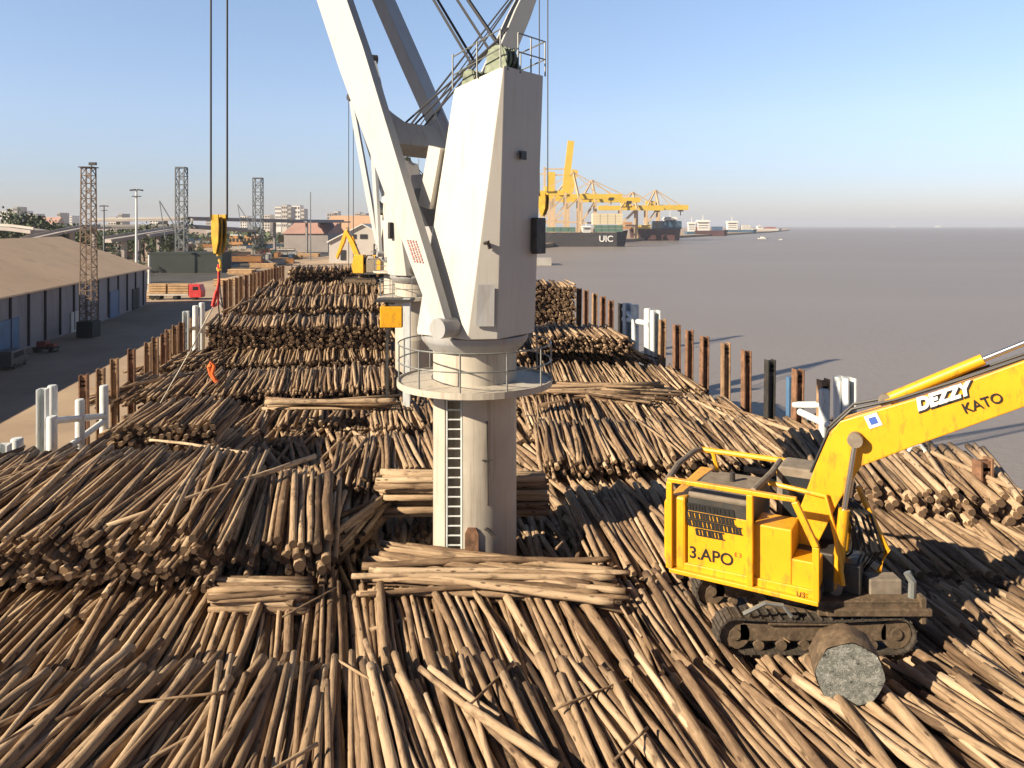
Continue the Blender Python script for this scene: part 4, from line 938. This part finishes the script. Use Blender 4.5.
# lorry with timber packs
lp = U(172, 299.5, QZ)
t = thing('lorry', 'red cab flatbed lorry at the far end of the warehouse', 'lorry', lp)
X0, Y0 = lp.x, lp.y
mb = MB(); prof = [(4.6, .6), (7.6, .6), (7.7, 2.0), (7.2, 3.7), (4.6, 3.8)]; mb.prism([(X0 + x, Y0 - 1.3, QZ + z) for x, z in prof], (0, 2.6, 0)); mb.build('cab', M['red'], t, world=True, bevel=.1)
mb = MB(); mb.box((X0 + 6.2, Y0 - 1.31, QZ + 2.8), (1.3, .04, .8)); mb.build('window', M['glass'], t, world=True)
mb = MB(); mb.box((X0 - .6, Y0, QZ + 1.25), (10, 2.5, .35)); mb.build('flatbed', M['wall_pale'], t, world=True)
for x in (-4.2, -3, 1.2, 5.6):
    for y in (-1.1, 1.1): mb = MB(); mb.tube([(X0 + x, Y0 + y - .15, QZ + .52), (X0 + x, Y0 + y + .15, QZ + .52)], .52, 14); mb.build('wheel', M['black'], t, world=True)
lorry_ = t
for k, (x, z, w, nme) in enumerate(((-3.2, 1.45, 4.3, 'rear pack on the lorry'), (1.9, 1.45, 5.0, 'front pack on the lorry'))):
    mb = MB()
    for i in range(4):
        for j in range(7): mb.box((X0 + x, Y0 - 1.0 + j * .33, QZ + z + .3 + i * .62), (w * random.uniform(.96, 1.02), .27, .5))
    tag(mb.build('lumber_pack', M['lumber']), f'pack of sawn tan timber, {nme}', 'lumber')
mb = MB()
for i in range(3):
    for j in range(6): mb.box((X0 - 9 + random.uniform(-.1, .1), Y0 + 2 + j * .4, QZ + .3 + i * .5), (5, .33, .42))
tag(mb.build('lumber_pack', M['lumber']), 'pack of sawn timber on the ground by the warehouse corner', 'lumber')
for px, py, a_, lab in ((205, 268, 12, 'red cab lorry on the yard road by the dark shed'), (246, 262, 100, 'small far red cab lorry beyond the quay timber stacks'), (118, 258, 20, 'far red cab lorry half hidden behind the warehouse gable')):
    dup(t, U(px, py, QZ), R(a_), lab)
# dark van and a cart in the warehouse shade
vp = U(12, 367, QZ); t = thing('van', 'dark grey van parked in the warehouse shade at the left edge', 'van', vp)
prof = [(-2.6, .35), (2.5, .35), (2.6, 1.1), (1.8, 1.25), (1.1, 2.25), (-2.5, 2.3), (-2.6, 2.2)]
q = lambda x, y, z: vp + DV * x + RV * y + Vector((0, 0, z))
mb = MB(); mb.prism([q(x, -.95, z) for x, z in prof], RV * 1.9); mb.build('body', M['cont_dark'], t, world=True, bevel=.08)
mb = MB(); mb.prism([q(-1.9, .955, 1.35), q(1.3, .955, 1.35), q(.85, .955, 2.05), q(-1.9, .955, 2.05)], RV * .02); mb.build('window', M['glass'], t, world=True)
for x in (-1.7, 1.6):
    for y in (-.9, .9): mb = MB(); mb.tube([q(x, y - .1, .34), q(x, y + .1, .34)], .34, 14); mb.build('wheel', M['black'], t, world=True)
vp2 = U(46, 352, QZ); t = thing('handcart', 'low dark cart with boxes beside the blue warehouse door', 'cart', vp2)
mb = MB(); mb.box(vp2 + Vector((0, 0, .6)), (3, 1.6, .25)); mb.build('platform', M['darkgreen'], t, world=True)
mb = MB(); mb.box(vp2 + Vector((-.4, 0, 1.15)), (1.3, 1.1, .8)); mb.box(vp2 + Vector((.9, .1, 1.0)), (.8, 1.0, .5)); mb.build('box', M['c_rusty red'], t, world=True)
for x in (-1.1, 1.1): mb = MB(); mb.tube([vp2 + Vector((x, -.8, .3)), vp2 + Vector((x, .8, .3))], .3, 12); mb.build('wheel', M['black'], t, world=True)

# ------------------------------------------------------------------ background buildings
def block(name, label, px0, px1, ytop, ybase, m, depth=12, roof=None, rm=None, wins=0, cat='building', group=None, gable=False):
    Y = (H - QZ) * F / (ybase - HZ); x0, x1 = (px0 - 512) / F * Y, (px1 - 512) / F * Y; zt = H - (ytop - HZ) / F * Y
    t = thing(name, label, cat, ((x0 + x1) / 2, Y, QZ), 0, group)
    mb = MB()
    if gable:
        ze = QZ + (zt - QZ) * .55; xm = (x0 + x1) / 2
        mb.prism([(x0, Y, QZ), (x1, Y, QZ), (x1, Y, ze), (xm, Y, zt), (x0, Y, ze)], (0, depth, 0)); mb.build('wall', m, t, world=True)
        mb = MB(); o = (x1 - x0) * .03
        for a, b in (((x0 - o, ze - o * .5), (xm, zt)), ((xm, zt), (x1 + o, ze - o * .5))):
            mb.prism([(a[0], Y - 1, a[1] + .1), (b[0], Y - 1, b[1] + .1), (b[0], Y - 1, b[1] + .7), (a[0], Y - 1, a[1] + .7)], (0, depth + 2, 0))
        mb.build('roof', rm, t, world=True)
    else:
        ze = zt if not roof else QZ + (zt - QZ) * roof
        mb.box(((x0 + x1) / 2, Y + depth / 2, (QZ + ze) / 2), (x1 - x0, depth, ze - QZ)); mb.build('wall', m, t, world=True)
        if roof:
            mb = MB(); o = 1.0
            mb.prism([(x0 - o, Y - o, ze), (x0 - o, Y + depth + o, ze), (x0 + 0, Y + depth / 2, zt)], (x1 - x0 + o, 0, 0)); mb.build('roof', rm, t, world=True)
        else:
            mb = MB(); mb.box(((x0 + x1) / 2, Y + depth / 2, ze + .4), ((x1 - x0) * 1.02, depth * 1.02, .8)); mb.build('roof', rm or m, t, world=True)
    if wins:
        nx, nz = wins
        for i in range(nx):
            for j in range(nz):
                mb = MB(); ww = (x1 - x0) / nx; hh = (ze - QZ) * .8 / nz
                mb.box((x0 + ww * (i + .5), Y - .06, ze - hh * (j + .6)), (ww * .6, .16, hh * .5)); mb.build('window', M['darkgap'], t, world=True)
    return t, Y, x0, x1, zt
block('shed', 'shed with pinkish roof and dark front left of the far excavator', 284, 328, 222.5, 252, M['wall_grey'], 55, .62, M['roof_pink'], cat='shed')
t, Y, x0, x1, zt = block('shed', 'pale gabled shed with two windows behind the far excavator', 329, 396, 225, 263, M['wall_pale'], 45, None, M['wall_white'], cat='shed', gable=True)
for px, py, w, h in ((352.5, 236.5, 7, 4.5), (363.5, 236.5, 7, 4.5), (379, 252, 11, 16), (343, 255, 5, 10)):
    c_ = D(px, py, Y - .15); mb = MB(); mb.box(c_, (w / F * Y, .3, h / F * Y)); mb.build('window' if h < 8 else 'door', M['darkgap'], t, world=True)
block('warehouse', 'big distant warehouse with orange tan roof behind the gabled shed', 322, 420, 215, 243, M['roof_orange'], 90, .45, M['roof_orange'], cat='warehouse')
block('shed', 'long dark low shed behind the warehouse end', 148, 222, 254.5, 273, M['darkgreen'], 10, None, M['darkgreen'], cat='shed')
block('house', 'red roofed white building left of the lattice mast', 39, 57, 217, 236, M['wall_white'], 25, .6, M['roof_pink'], (4, 1), 'house')
sky_ = [(0, 7, 211), (8, 13, 208.5), (14, 17, 207), (18, 25, 211), (27, 36, 214), (57, 60, 213), (66, 72, 216), (108, 116, 217), (118, 122, 214), (275, 281, 206.5), (282, 287, 205), (288, 291, 207), (292, 300, 205.5), (301, 304, 209), (327, 334, 213), (334, 338, 211.5), (355, 360, 212.5), (361, 366, 213.5), (240, 247, 216), (262, 270, 215), (206, 212, 217), (150, 158, 218)]
for i, (a, b, yt) in enumerate(sky_):
    block('apartment_block', {9: 'leftmost of the tall pale blocks on the skyline behind the pink roof', 12: 'widest of the tall pale blocks on the skyline behind the pink roof', 16: 'low white block on the skyline beside the thin crane wires', 17: 'low block just right of the thin crane wires', 14: 'tan block on the skyline right of the far light pole'}.get(i, 'small pale city block on the left skyline'),
          a, b, yt, 232.2 + (i % 3) * .6, M[('wall_white', 'wall_pale', 'concrete')[i % 3]], 40, None, M['concrete'], (3, 5), 'building', 'city blocks on the skyline')
# flyovers
def flyover(label, pts, th, w, group='road bridges behind the warehouse'):
    t = thing('flyover', label, 'road bridge', (pts[0][0], pts[0][1], QZ), 0, group); P = [Vector(p) for p in pts]
    for a, b in zip(P, P[1:]):
        mb = MB(); mb.bar(a, b, w, th); mb.build('deck', M['wall_grey'], t, world=True)
        mb = MB(); mb.bar(a + Vector((0, -w / 2, th)), b + Vector((0, -w / 2, th)), .4, 1.1); mb.build('parapet', M['concrete'], t, world=True)
        n = max(1, int((b - a).length / 30))
        for k in range(n): q = a.lerp(b, (k + .5) / n); mb = MB(); mb.box((q.x, q.y, (QZ + q.z) / 2 - th / 2), (1.2, w * .3, q.z - QZ - .3)); mb.build('pier', M['wall_grey'], t, world=True)
    return t
flyover('upper flyover deck across the left background', [D(95, 221, 480), D(190, 219.5, 470), D(300, 222, 520), D(345, 222, 640)], 1.1, 9)
flyover('lower flyover deck in front of the upper one', [D(84, 228, 380), D(192, 227.5, 390), D(250, 231, 430)], 1.0, 8)
flyover('ramp climbing to the flyover left of the lattice mast', [D(26, 240.5, 330), D(60, 233, 340), D(84, 228.3, 350), D(104, 227.5, 365)], .9, 7)
flyover('low road bridge sloping right of the lattice mast', [D(108, 241, 330), D(140, 236, 340), D(176, 230, 380)], 1.4, 8)
flyover('low road deck at the left edge behind the warehouse roof', [D(-30, 226.5, 360), D(18, 229, 350), D(40, 232, 345)], 1.5, 9)

# containers, lorries and stacks in the yard
cont_src = {}
def container(px, py_base, ncol, lvl=0, yaw=0., L=12.2):
    p = U(px, py_base, QZ); nm = CC[ncol][0]
    if ncol not in cont_src:
        t = thing('container', '', 'container', (0, 0, 0)); 
        mb = MB(); mb.box((0, 0, 1.3), (12.0, 2.3, 2.5)); 
        for k in range(28): mb.box((-5.8 + k * .43, -1.17, 1.3), (.2, .05, 2.3)); mb.box((-5.8 + k * .43, 1.17, 1.3), (.2, .05, 2.3))
        mb.build('shell', M['c_' + nm], t)
        mb = MB()
        for x in (-6.03, 6.03):
            for y in (-1.14, 1.14): mb.bar((x, y, 0), (x, y, 2.6), .16)
            mb.bar((x, -1.2, 2.55), (x, 1.2, 2.55), .14); mb.bar((x, -1.2, .08), (x, 1.2, .08), .14)
        for z in (.08, 2.55):
            for y in (-1.14, 1.14): mb.bar((-6, y, z), (6, y, z), .14)
        mb.build('corner_frame', M['steel_dk'], t); cont_src[ncol] = t; o = t
    else: o = dup(cont_src[ncol], (0, 0, 0))
    o.location = p + Vector((0, 0, lvl * 2.62 + .02)); o.rotation_euler = (0, 0, yaw)
    o['label'] = nm + ' shipping container in the yard beyond the quay stakes'; o['group'] = nm + ' containers in the yard'
for k in range(95):
    px = random.uniform(165, 292); py = random.uniform(238, 268) if px > 222 else random.uniform(240, 256)
    container(px, py, random.randrange(len(CC)), random.choice((0, 0, 1)), R(random.choice((10, 12, 100))) + random.gauss(0, .04))
for px, py in ((106, 252), (112, 256), (120, 250), (126, 259), (150, 246), (160, 250), (142, 243)): container(px, py, random.randrange(len(CC)), 0, R(random.choice((10, 100))))
t, *_ = block('office', 'yellow orange fronted long shed in the yard behind the near hook', 228, 258, 235.5, 245, M['c_orange tan'], 14, None, M['wall_white'], (8, 1), 'shed')
# trees: leaf clumps round a trunk
def tree(px, py, h, sc, label, seed):
    p = U(px, py, QZ); rr = random.Random(seed)
    t = thing('tree', label, 'tree', p, 0, 'dark trees beyond the warehouse')
    mb = MB(); mb.tube([(0, 0, 0), (rr.uniform(-.2, .2), 0, h * .3), (rr.uniform(-.4, .4), 0, h * .7)], h * .035, 7, r2=h * .012)
    for k in range(4): a = rr.uniform(0, 6.3); mb.tube([(0, 0, h * .35), (math.cos(a) * h * .2, math.sin(a) * h * .2, h * .62)], h * .014, 5, r2=h * .006)
    mb.build('trunk', M['trunk'], t)
    mb = MB(); cl = [(rr.gauss(0, h * .22), rr.gauss(0, h * .2), rr.uniform(.32, .92) * h) for _ in range(16)]
    for _ in range(520):
        c_ = rr.choice(cl); v = Vector((rr.gauss(0, 1), rr.gauss(0, 1), rr.gauss(0, .8))).normalized() * h * .15 * rr.uniform(.5, 1.05)
        q = Vector(c_) + v; s_ = h * rr.uniform(.025, .05); d1 = Vector((rr.gauss(0, 1), rr.gauss(0, 1), rr.gauss(0, 1))).normalized(); d2 = d1.cross(Vector((rr.gauss(0, 1), rr.gauss(0, 1), rr.gauss(0, 1)))).normalized()
        mb.add([q - d1 * s_, q + d2 * s_ * .7, q + d1 * s_, q - d2 * s_ * .7], [(0, 1, 2, 3)])
    mb.build('crown', M['leaf'], t); return t
T0 = []
for k in range(4): T0.append(tree(20 + k * 30, 252, 11 + k, 1, 'dark green tree standing behind the warehouse roof', k))
def tree_at(px, py, s, lab):
    o = dup(random.choice(T0), U(px, py, QZ), random.uniform(0, 6), lab); o.scale = (s, s, s * random.uniform(.9, 1.1))
for k in range(32): tree_at(random.uniform(-15, 175), random.uniform(255, 266), random.uniform(1.2, 1.75), 'dark green tree standing behind the warehouse roof')
for k in range(16): tree_at(random.uniform(128, 282), random.uniform(240, 268), random.uniform(.5, 1.1), 'dark tree among the containers right of the warehouse')
for k in range(22): tree_at(random.uniform(96, 146), random.uniform(260, 292), random.uniform(.35, .55), 'low bushy tree behind the warehouse gable end')
# far wood on the skyline
mb = MB(); rr = random.Random(4)
for k in range(2600):
    px = rr.uniform(-60, 345); Y = rr.uniform(700, 1500); X = (px - 512) / F * Y; q = Vector((X, Y, QZ + rr.uniform(0, 16) * (.6 + .4 * math.sin(px * .13) * math.sin(px * .05 + 1)))); s_ = rr.uniform(2, 5)
    d1 = Vector((rr.gauss(0, 1), rr.gauss(0, 1), rr.gauss(0, .7))).normalized(); d2 = d1.cross(Vector((rr.gauss(0, 1), 0, 1))).normalized()
    mb.add([q - d1 * s_, q + d2 * s_, q + d1 * s_, q - d2 * s_], [(0, 1, 2, 3)])
tag(mb.build('far_wood', M['leaf']), 'hazy dark green wood along the left horizon', 'trees', kind='stuff')
# timber stacks on the far quay
for k, (px, py, w) in enumerate(((262, 268, 10), (275, 262, 12), (292, 259, 9), (308, 257, 12), (240, 275, 9), (228, 286, 8))):
    p = U(px, py, QZ); mb = MB()
    for i in range(4):
        for j in range(8): mb.tube([(p.x - w / 2 + random.uniform(-.4, .4), p.y + j * .55, QZ + .3 + i * .5), (p.x + w / 2 + random.uniform(-.4, .4), p.y + j * .55, QZ + .3 + i * .5)], .27, 6)
    tag(mb.build('timber_stack', M['lumber']), 'low stack of round timber on the far quay beyond the stakes', 'timber stack', 'timber stacks on the quay')

# ------------------------------------------------------------------ container port on the far bank
def sts_crane(px, Yd, boom_px, zboom, zapex, raised, label, m, legw=24):
    X = (px - 512) / F * Yd; s = Yd / F
    t = thing('port_crane', label, 'port crane', (X, Yd, QZ), 0, 'container cranes on the far bank')
    zb = H + (226 - zboom) * s; za = H + (226 - zapex) * s; W = legw * s / 2; dp = 9
    for x in (-W, W):
        for y in (-dp, dp):
            mb = MB(); mb.bar((x, y, 0), (x, y, zb - QZ), 2.0 * s); mb.build('leg', m, t)
    mb = MB()
    for y in (-dp, dp): mb.bar((-W, y, (zb - QZ) * .42), (W, y, (zb - QZ) * .42), 1.6 * s); mb.bar((-W, y, (zb - QZ) * .42), (W, y, (zb - QZ) * .95), 1.0 * s)
    for x in (-W, W): mb.bar((x, -dp, (zb - QZ) * .42), (x, dp, (zb - QZ) * .42), 1.6 * s)
    mb.build('portal_beam', m, t)
    mb = MB(); mb.bar((-W - 22 * s, 0, zb - QZ), (W, 0, zb - QZ), 3.6 * s, 4.5 * s); mb.box((-W * .3, 0, zb - QZ + 4 * s), (9 * s, 8, 5 * s)); mb.build('girder', M['yellow2'], t)
    mb = MB()
    if raised: e = Vector((W + (boom_px - px) * s - W, 0, za - QZ))
    else: e = Vector(((boom_px - px) * s, 0, zb - QZ))
    mb.bar((W, 0, zb - QZ), e, 4.2 * s, 5.0 * s if not raised else 6.5 * s); mb.build('boom', M['yellow2'], t)
    if not raised:
        mb = MB(); ap = Vector((W * .6, 0, za - QZ))
        for y in (-dp, dp): mb.bar((W, y, zb - QZ), ap, 1.6 * s); mb.bar((-W, y, zb - QZ), ap, 1.2 * s)
        mb.build('apex_frame', m, t)
        mb = MB(); mb.bar(ap, e.lerp(Vector((W, 0, zb - QZ)), .12), .9 * s); mb.bar(ap, e.lerp(Vector((W, 0, zb - QZ)), .5), .8 * s); mb.bar(ap, (-W - 20 * s, 0, zb - QZ), .9 * s); mb.build('stay', m, t)
        mb = MB(); mb.bar(e.lerp(Vector((W, 0, zb - QZ)), .25) + Vector((0, 0, -8 * s)), e.lerp(Vector((W, 0, zb - QZ)), .25), .8 * s); mb.box(e.lerp(Vector((W, 0, zb - QZ)), .25) + Vector((0, 0, -2.5 * s)), (5 * s, 6, 3 * s)); mb.build('trolley', M['steel_dk'], t)
    else:
        mb = MB()
        for x in (-W * .7, W): mb.bar((x, 0, zb - QZ), (x, 0, zb - QZ + 26 * s), 2.2 * s)
        mb.bar((-W * .7, 0, zb - QZ + 24 * s), (W, 0, zb - QZ + 24 * s), 1.4 * s); mb.build('apex_frame', m, t)
    return t
sts_crane(553, 900, 571, 193, 141, True, 'yellow port crane with its boom raised steeply behind the dark ship', M['orangeport'], 24)
sts_crane(566, 960, 622, 196.5, 172, False, 'yellow port crane with level boom reaching over the dark ship', M['orangeport'], 24)
sts_crane(540, 1010, 552, 198, 172, True, 'port crane half hidden behind the crane house edge', M['orangeport'], 18)
sts_crane(588, 1060, 640, 200, 180, False, 'pale orange port crane between the yellow ones, boom behind the cream containers', M['orangeport'], 14)
sts_crane(560, 1120, 575, 199, 170, True, 'pale orange port crane seen through the legs of the yellow one', M['orangeport'], 16)
sts_crane(628, 1180, 664, 208, 192, False, 'smaller orange port crane beyond the cream containers', M['orangeport'], 16)
sts_crane(652, 1250, 688, 207.5, 190, False, 'farthest orange port crane with boom out over the water', M['orangeport'], 12)
def far_ship(label, px0, px1, ywl, ydeck, hm, heading_rise=0., house=None, stacks=(), loc_group='ships moored along the far bank', bow='left'):
    Y = (H - WZ) * F / (ywl - HZ); s = Y / F; x0, x1 = (px0 - 512) * s, (px1 - 512) * s; zd = H - (ydeck - HZ) * s; L = x1 - x0; bm = max(5, L * .09)
    t = thing('moored_ship', label, 'ship', ((x0 + x1) / 2, Y, WZ), 0, loc_group)
    yaw = heading_rise
    MB.xf = Matrix.Rotation(yaw, 4, 'Z')
    h = zd - WZ
    sg = -1 if bow == 'left' else 1
    low = [(-sg * L * .48, -bm * .9), (sg * L * .36, -bm), (sg * L * .46, 0), (sg * L * .36, bm), (-sg * L * .48, bm * .9)]
    hi = [(-sg * L * .5, -bm), (sg * L * .36, -bm * 1.05), (sg * L * .5, 0), (sg * L * .36, bm * 1.05), (-sg * L * .5, bm)]
    mb = MB(); mb.add([(x, y, -1) for x, y in low] + [(x, y, h + (h * .18 if abs(x) > L * .45 and x * sg > 0 else 0)) for x, y in hi], [tuple(range(5)), tuple(range(5, 10))] + [(i, (i + 1) % 5, 5 + (i + 1) % 5, 5 + i) for i in range(5)])
    mb.build('hull', hm, t)
    if house:
        hx0, hx1, yt = house; a, b = (hx0 - 512) * s - (x0 + x1) / 2, (hx1 - 512) * s - (x0 + x1) / 2; zt = H - (yt - HZ) * s - WZ
        mb = MB(); mb.box(((a + b) / 2, 0, (h + zt) / 2), (b - a, bm * 1.5, zt - h)); mb.box(((a + b) / 2, 0, zt - (zt - h) * .15), ((b - a) * 1.15, bm * 2, (zt - h) * .12)); mb.bar(((a + b) / 2, 0, zt), ((a + b) / 2, 0, zt + (zt - h) * .5), .5 * s)
        mb.build('superstructure', M['super'], t)
        mb = MB()
        for k in range(3): mb.box(((a + b) / 2, -bm * .75 - .05, h + (zt - h) * (.25 + .22 * k)), ((b - a) * .8, .2, (zt - h) * .06))
        mb.build('window', M['darkgap'], t)
    for (c0, c1, yt, yb, m_) in stacks:
        a, b = (c0 - 512) * s - (x0 + x1) / 2, (c1 - 512) * s - (x0 + x1) / 2; zt = H - (yt - HZ) * s - WZ; zb_ = H - (yb - HZ) * s - WZ
        n = max(1, int((b - a) / 6.5)); nz = max(1, int((zt - zb_) / 2.7))
        for i in range(n):
            mb = MB(); w_ = (b - a) / n
            for j in range(nz): mb.box((a + w_ * (i + .5), 0, zb_ + (zt - zb_) * (j + .5) / nz), (w_ * .95, bm * 1.7, (zt - zb_) / nz * .93))
            mb.build('container_stack', m_, t)
    MB.xf = None
    return t, Y, s, zd, bm, (x0 + x1) / 2
t, Y, s, zd, bm, xc = far_ship('dark hulled ship with white hull letters and cream containers by the port cranes', 541, 628, 246.5, 232.5, M['hull'], 0, (582, 590, 226), [(592, 622, 213.5, 224.5, M['cont_tan']), (594, 622, 225, 232, M['c_grey green']), (546, 575, 227, 232, M['c_grey green'])], bow='right')
text('hull_lettering', 'UIC', 8.5 * s, ((598 - 512) * s - xc, -bm * 1.06, H - (241.5 - HZ) * s - WZ), (1, 0, 0), (0, 0, 1), M['whitepaint'], t, .15, offset=.15)
far_ship('maroon and blue container ship beyond the dark hulled one', 630, 681, 240.4, 229, M['hullred'], 0, (664, 676, 217), [(633, 650, 225, 229, M['yellow2']), (652, 681, 221, 229, M['hullblue']), (618, 632, 222, 229, M['c_orange tan'])], bow='right')
far_ship('white coaster moored beyond the blue container ship', 684, 702, 236, 231.5, M['hullblue'], 0, (688, 695, 222), [(696, 701, 227, 231, M['c_rusty red'])], bow='left')
far_ship('brown hulled freighter with pale decks in the far row', 694, 728, 236, 230.5, M['hullred'], 0, (697, 709, 220), [(712, 722, 226.5, 230.5, M['c_dull blue'])], bow='right')
far_ship('white ship with tall funnel in the far row', 724, 757, 233.6, 229.8, M['hullblue'], 0, (727, 737, 221), [(741, 750, 225, 230, M['c_dirty white'])], bow='right')
far_ship('last pale ship at the end of the far row', 752, 782, 231.6, 228.6, M['c_dirty white'], 0, (757, 762, 226), [(765, 775, 227, 228.8, M['c_rusty red'])], bow='right')
def boat(px, py, L, label):
    p = U(px, py, WZ); t = thing('motor_boat', label, 'boat', p, 0, 'small boats on the river'); h = L * .1
    mb = MB(); mb.add([(-L / 2, -L * .13, 0), (L * .3, -L * .13, 0), (L / 2, 0, 0), (L * .3, L * .13, 0), (-L / 2, L * .13, 0), (-L / 2, -L * .15, h), (L * .3, -L * .16, h), (L * .55, 0, h * 1.4), (L * .3, L * .16, h), (-L / 2, L * .15, h)], [tuple(range(5)), tuple(range(5, 10))] + [(i, (i + 1) % 5, 5 + (i + 1) % 5, 5 + i) for i in range(5)]); mb.build('hull', M['super'], t)
    mb = MB(); mb.prism([(-L * .25, -L * .1, h), (L * .2, -L * .1, h), (L * .1, -L * .1, h * 2.3), (-L * .22, -L * .1, h * 2.5)], (0, L * .2, 0)); mb.build('cabin', M['super'], t)
boat(763, 239.0, 16, 'white motor boat on the river, nearer of the two left'); boat(781, 240, 7, 'small white launch right of the motor boat')
boat(894, 227.45, 100, 'tiny white vessel on the horizon, left one'); boat(939, 227.5, 110, 'tiny white vessel on the horizon, right one')
# grey jetty seen right of the house
mb = MB(); a, b = U(531, 265, WZ), U(552, 266, WZ); mb.box(((a.x + b.x) / 2 - 10, a.y, WZ + 2.0), (b.x - a.x + 20, 10, 4)); mb.box(((a.x + b.x) / 2 - 8, a.y + 8, WZ + 6), (b.x - a.x, 8, 5)); tag(mb.build('jetty', M['concrete']), 'grey jetty block just right of the crane house', 'jetty')
# red marks on the near jib leg
lg = [c for c in crane1.children if c.name.startswith('jib_leg')][0]

# ------------------------------------------------------------------ light dusty air over the river
mb = MB(); mb.box((0, 12000, 30), (52000, 27000, 260)); hz = mb.build('haze', bpy.data.materials.new('haze_air')); tag(hz, 'thin pale haze over river and harbour', 'haze', kind='stuff')
m = hz.data.materials[0]; m.use_nodes = True; t_ = m.node_tree; t_.nodes.clear()
o_ = t_.nodes.new('ShaderNodeOutputMaterial'); v_ = t_.nodes.new('ShaderNodeVolumePrincipled'); v_.inputs['Color'].default_value = (.76, .83, .98, 1); v_.inputs['Density'].default_value = 8e-5; v_.inputs['Anisotropy'].default_value = 0.
t_.links.new(v_.outputs[0], o_.inputs['Volume'])
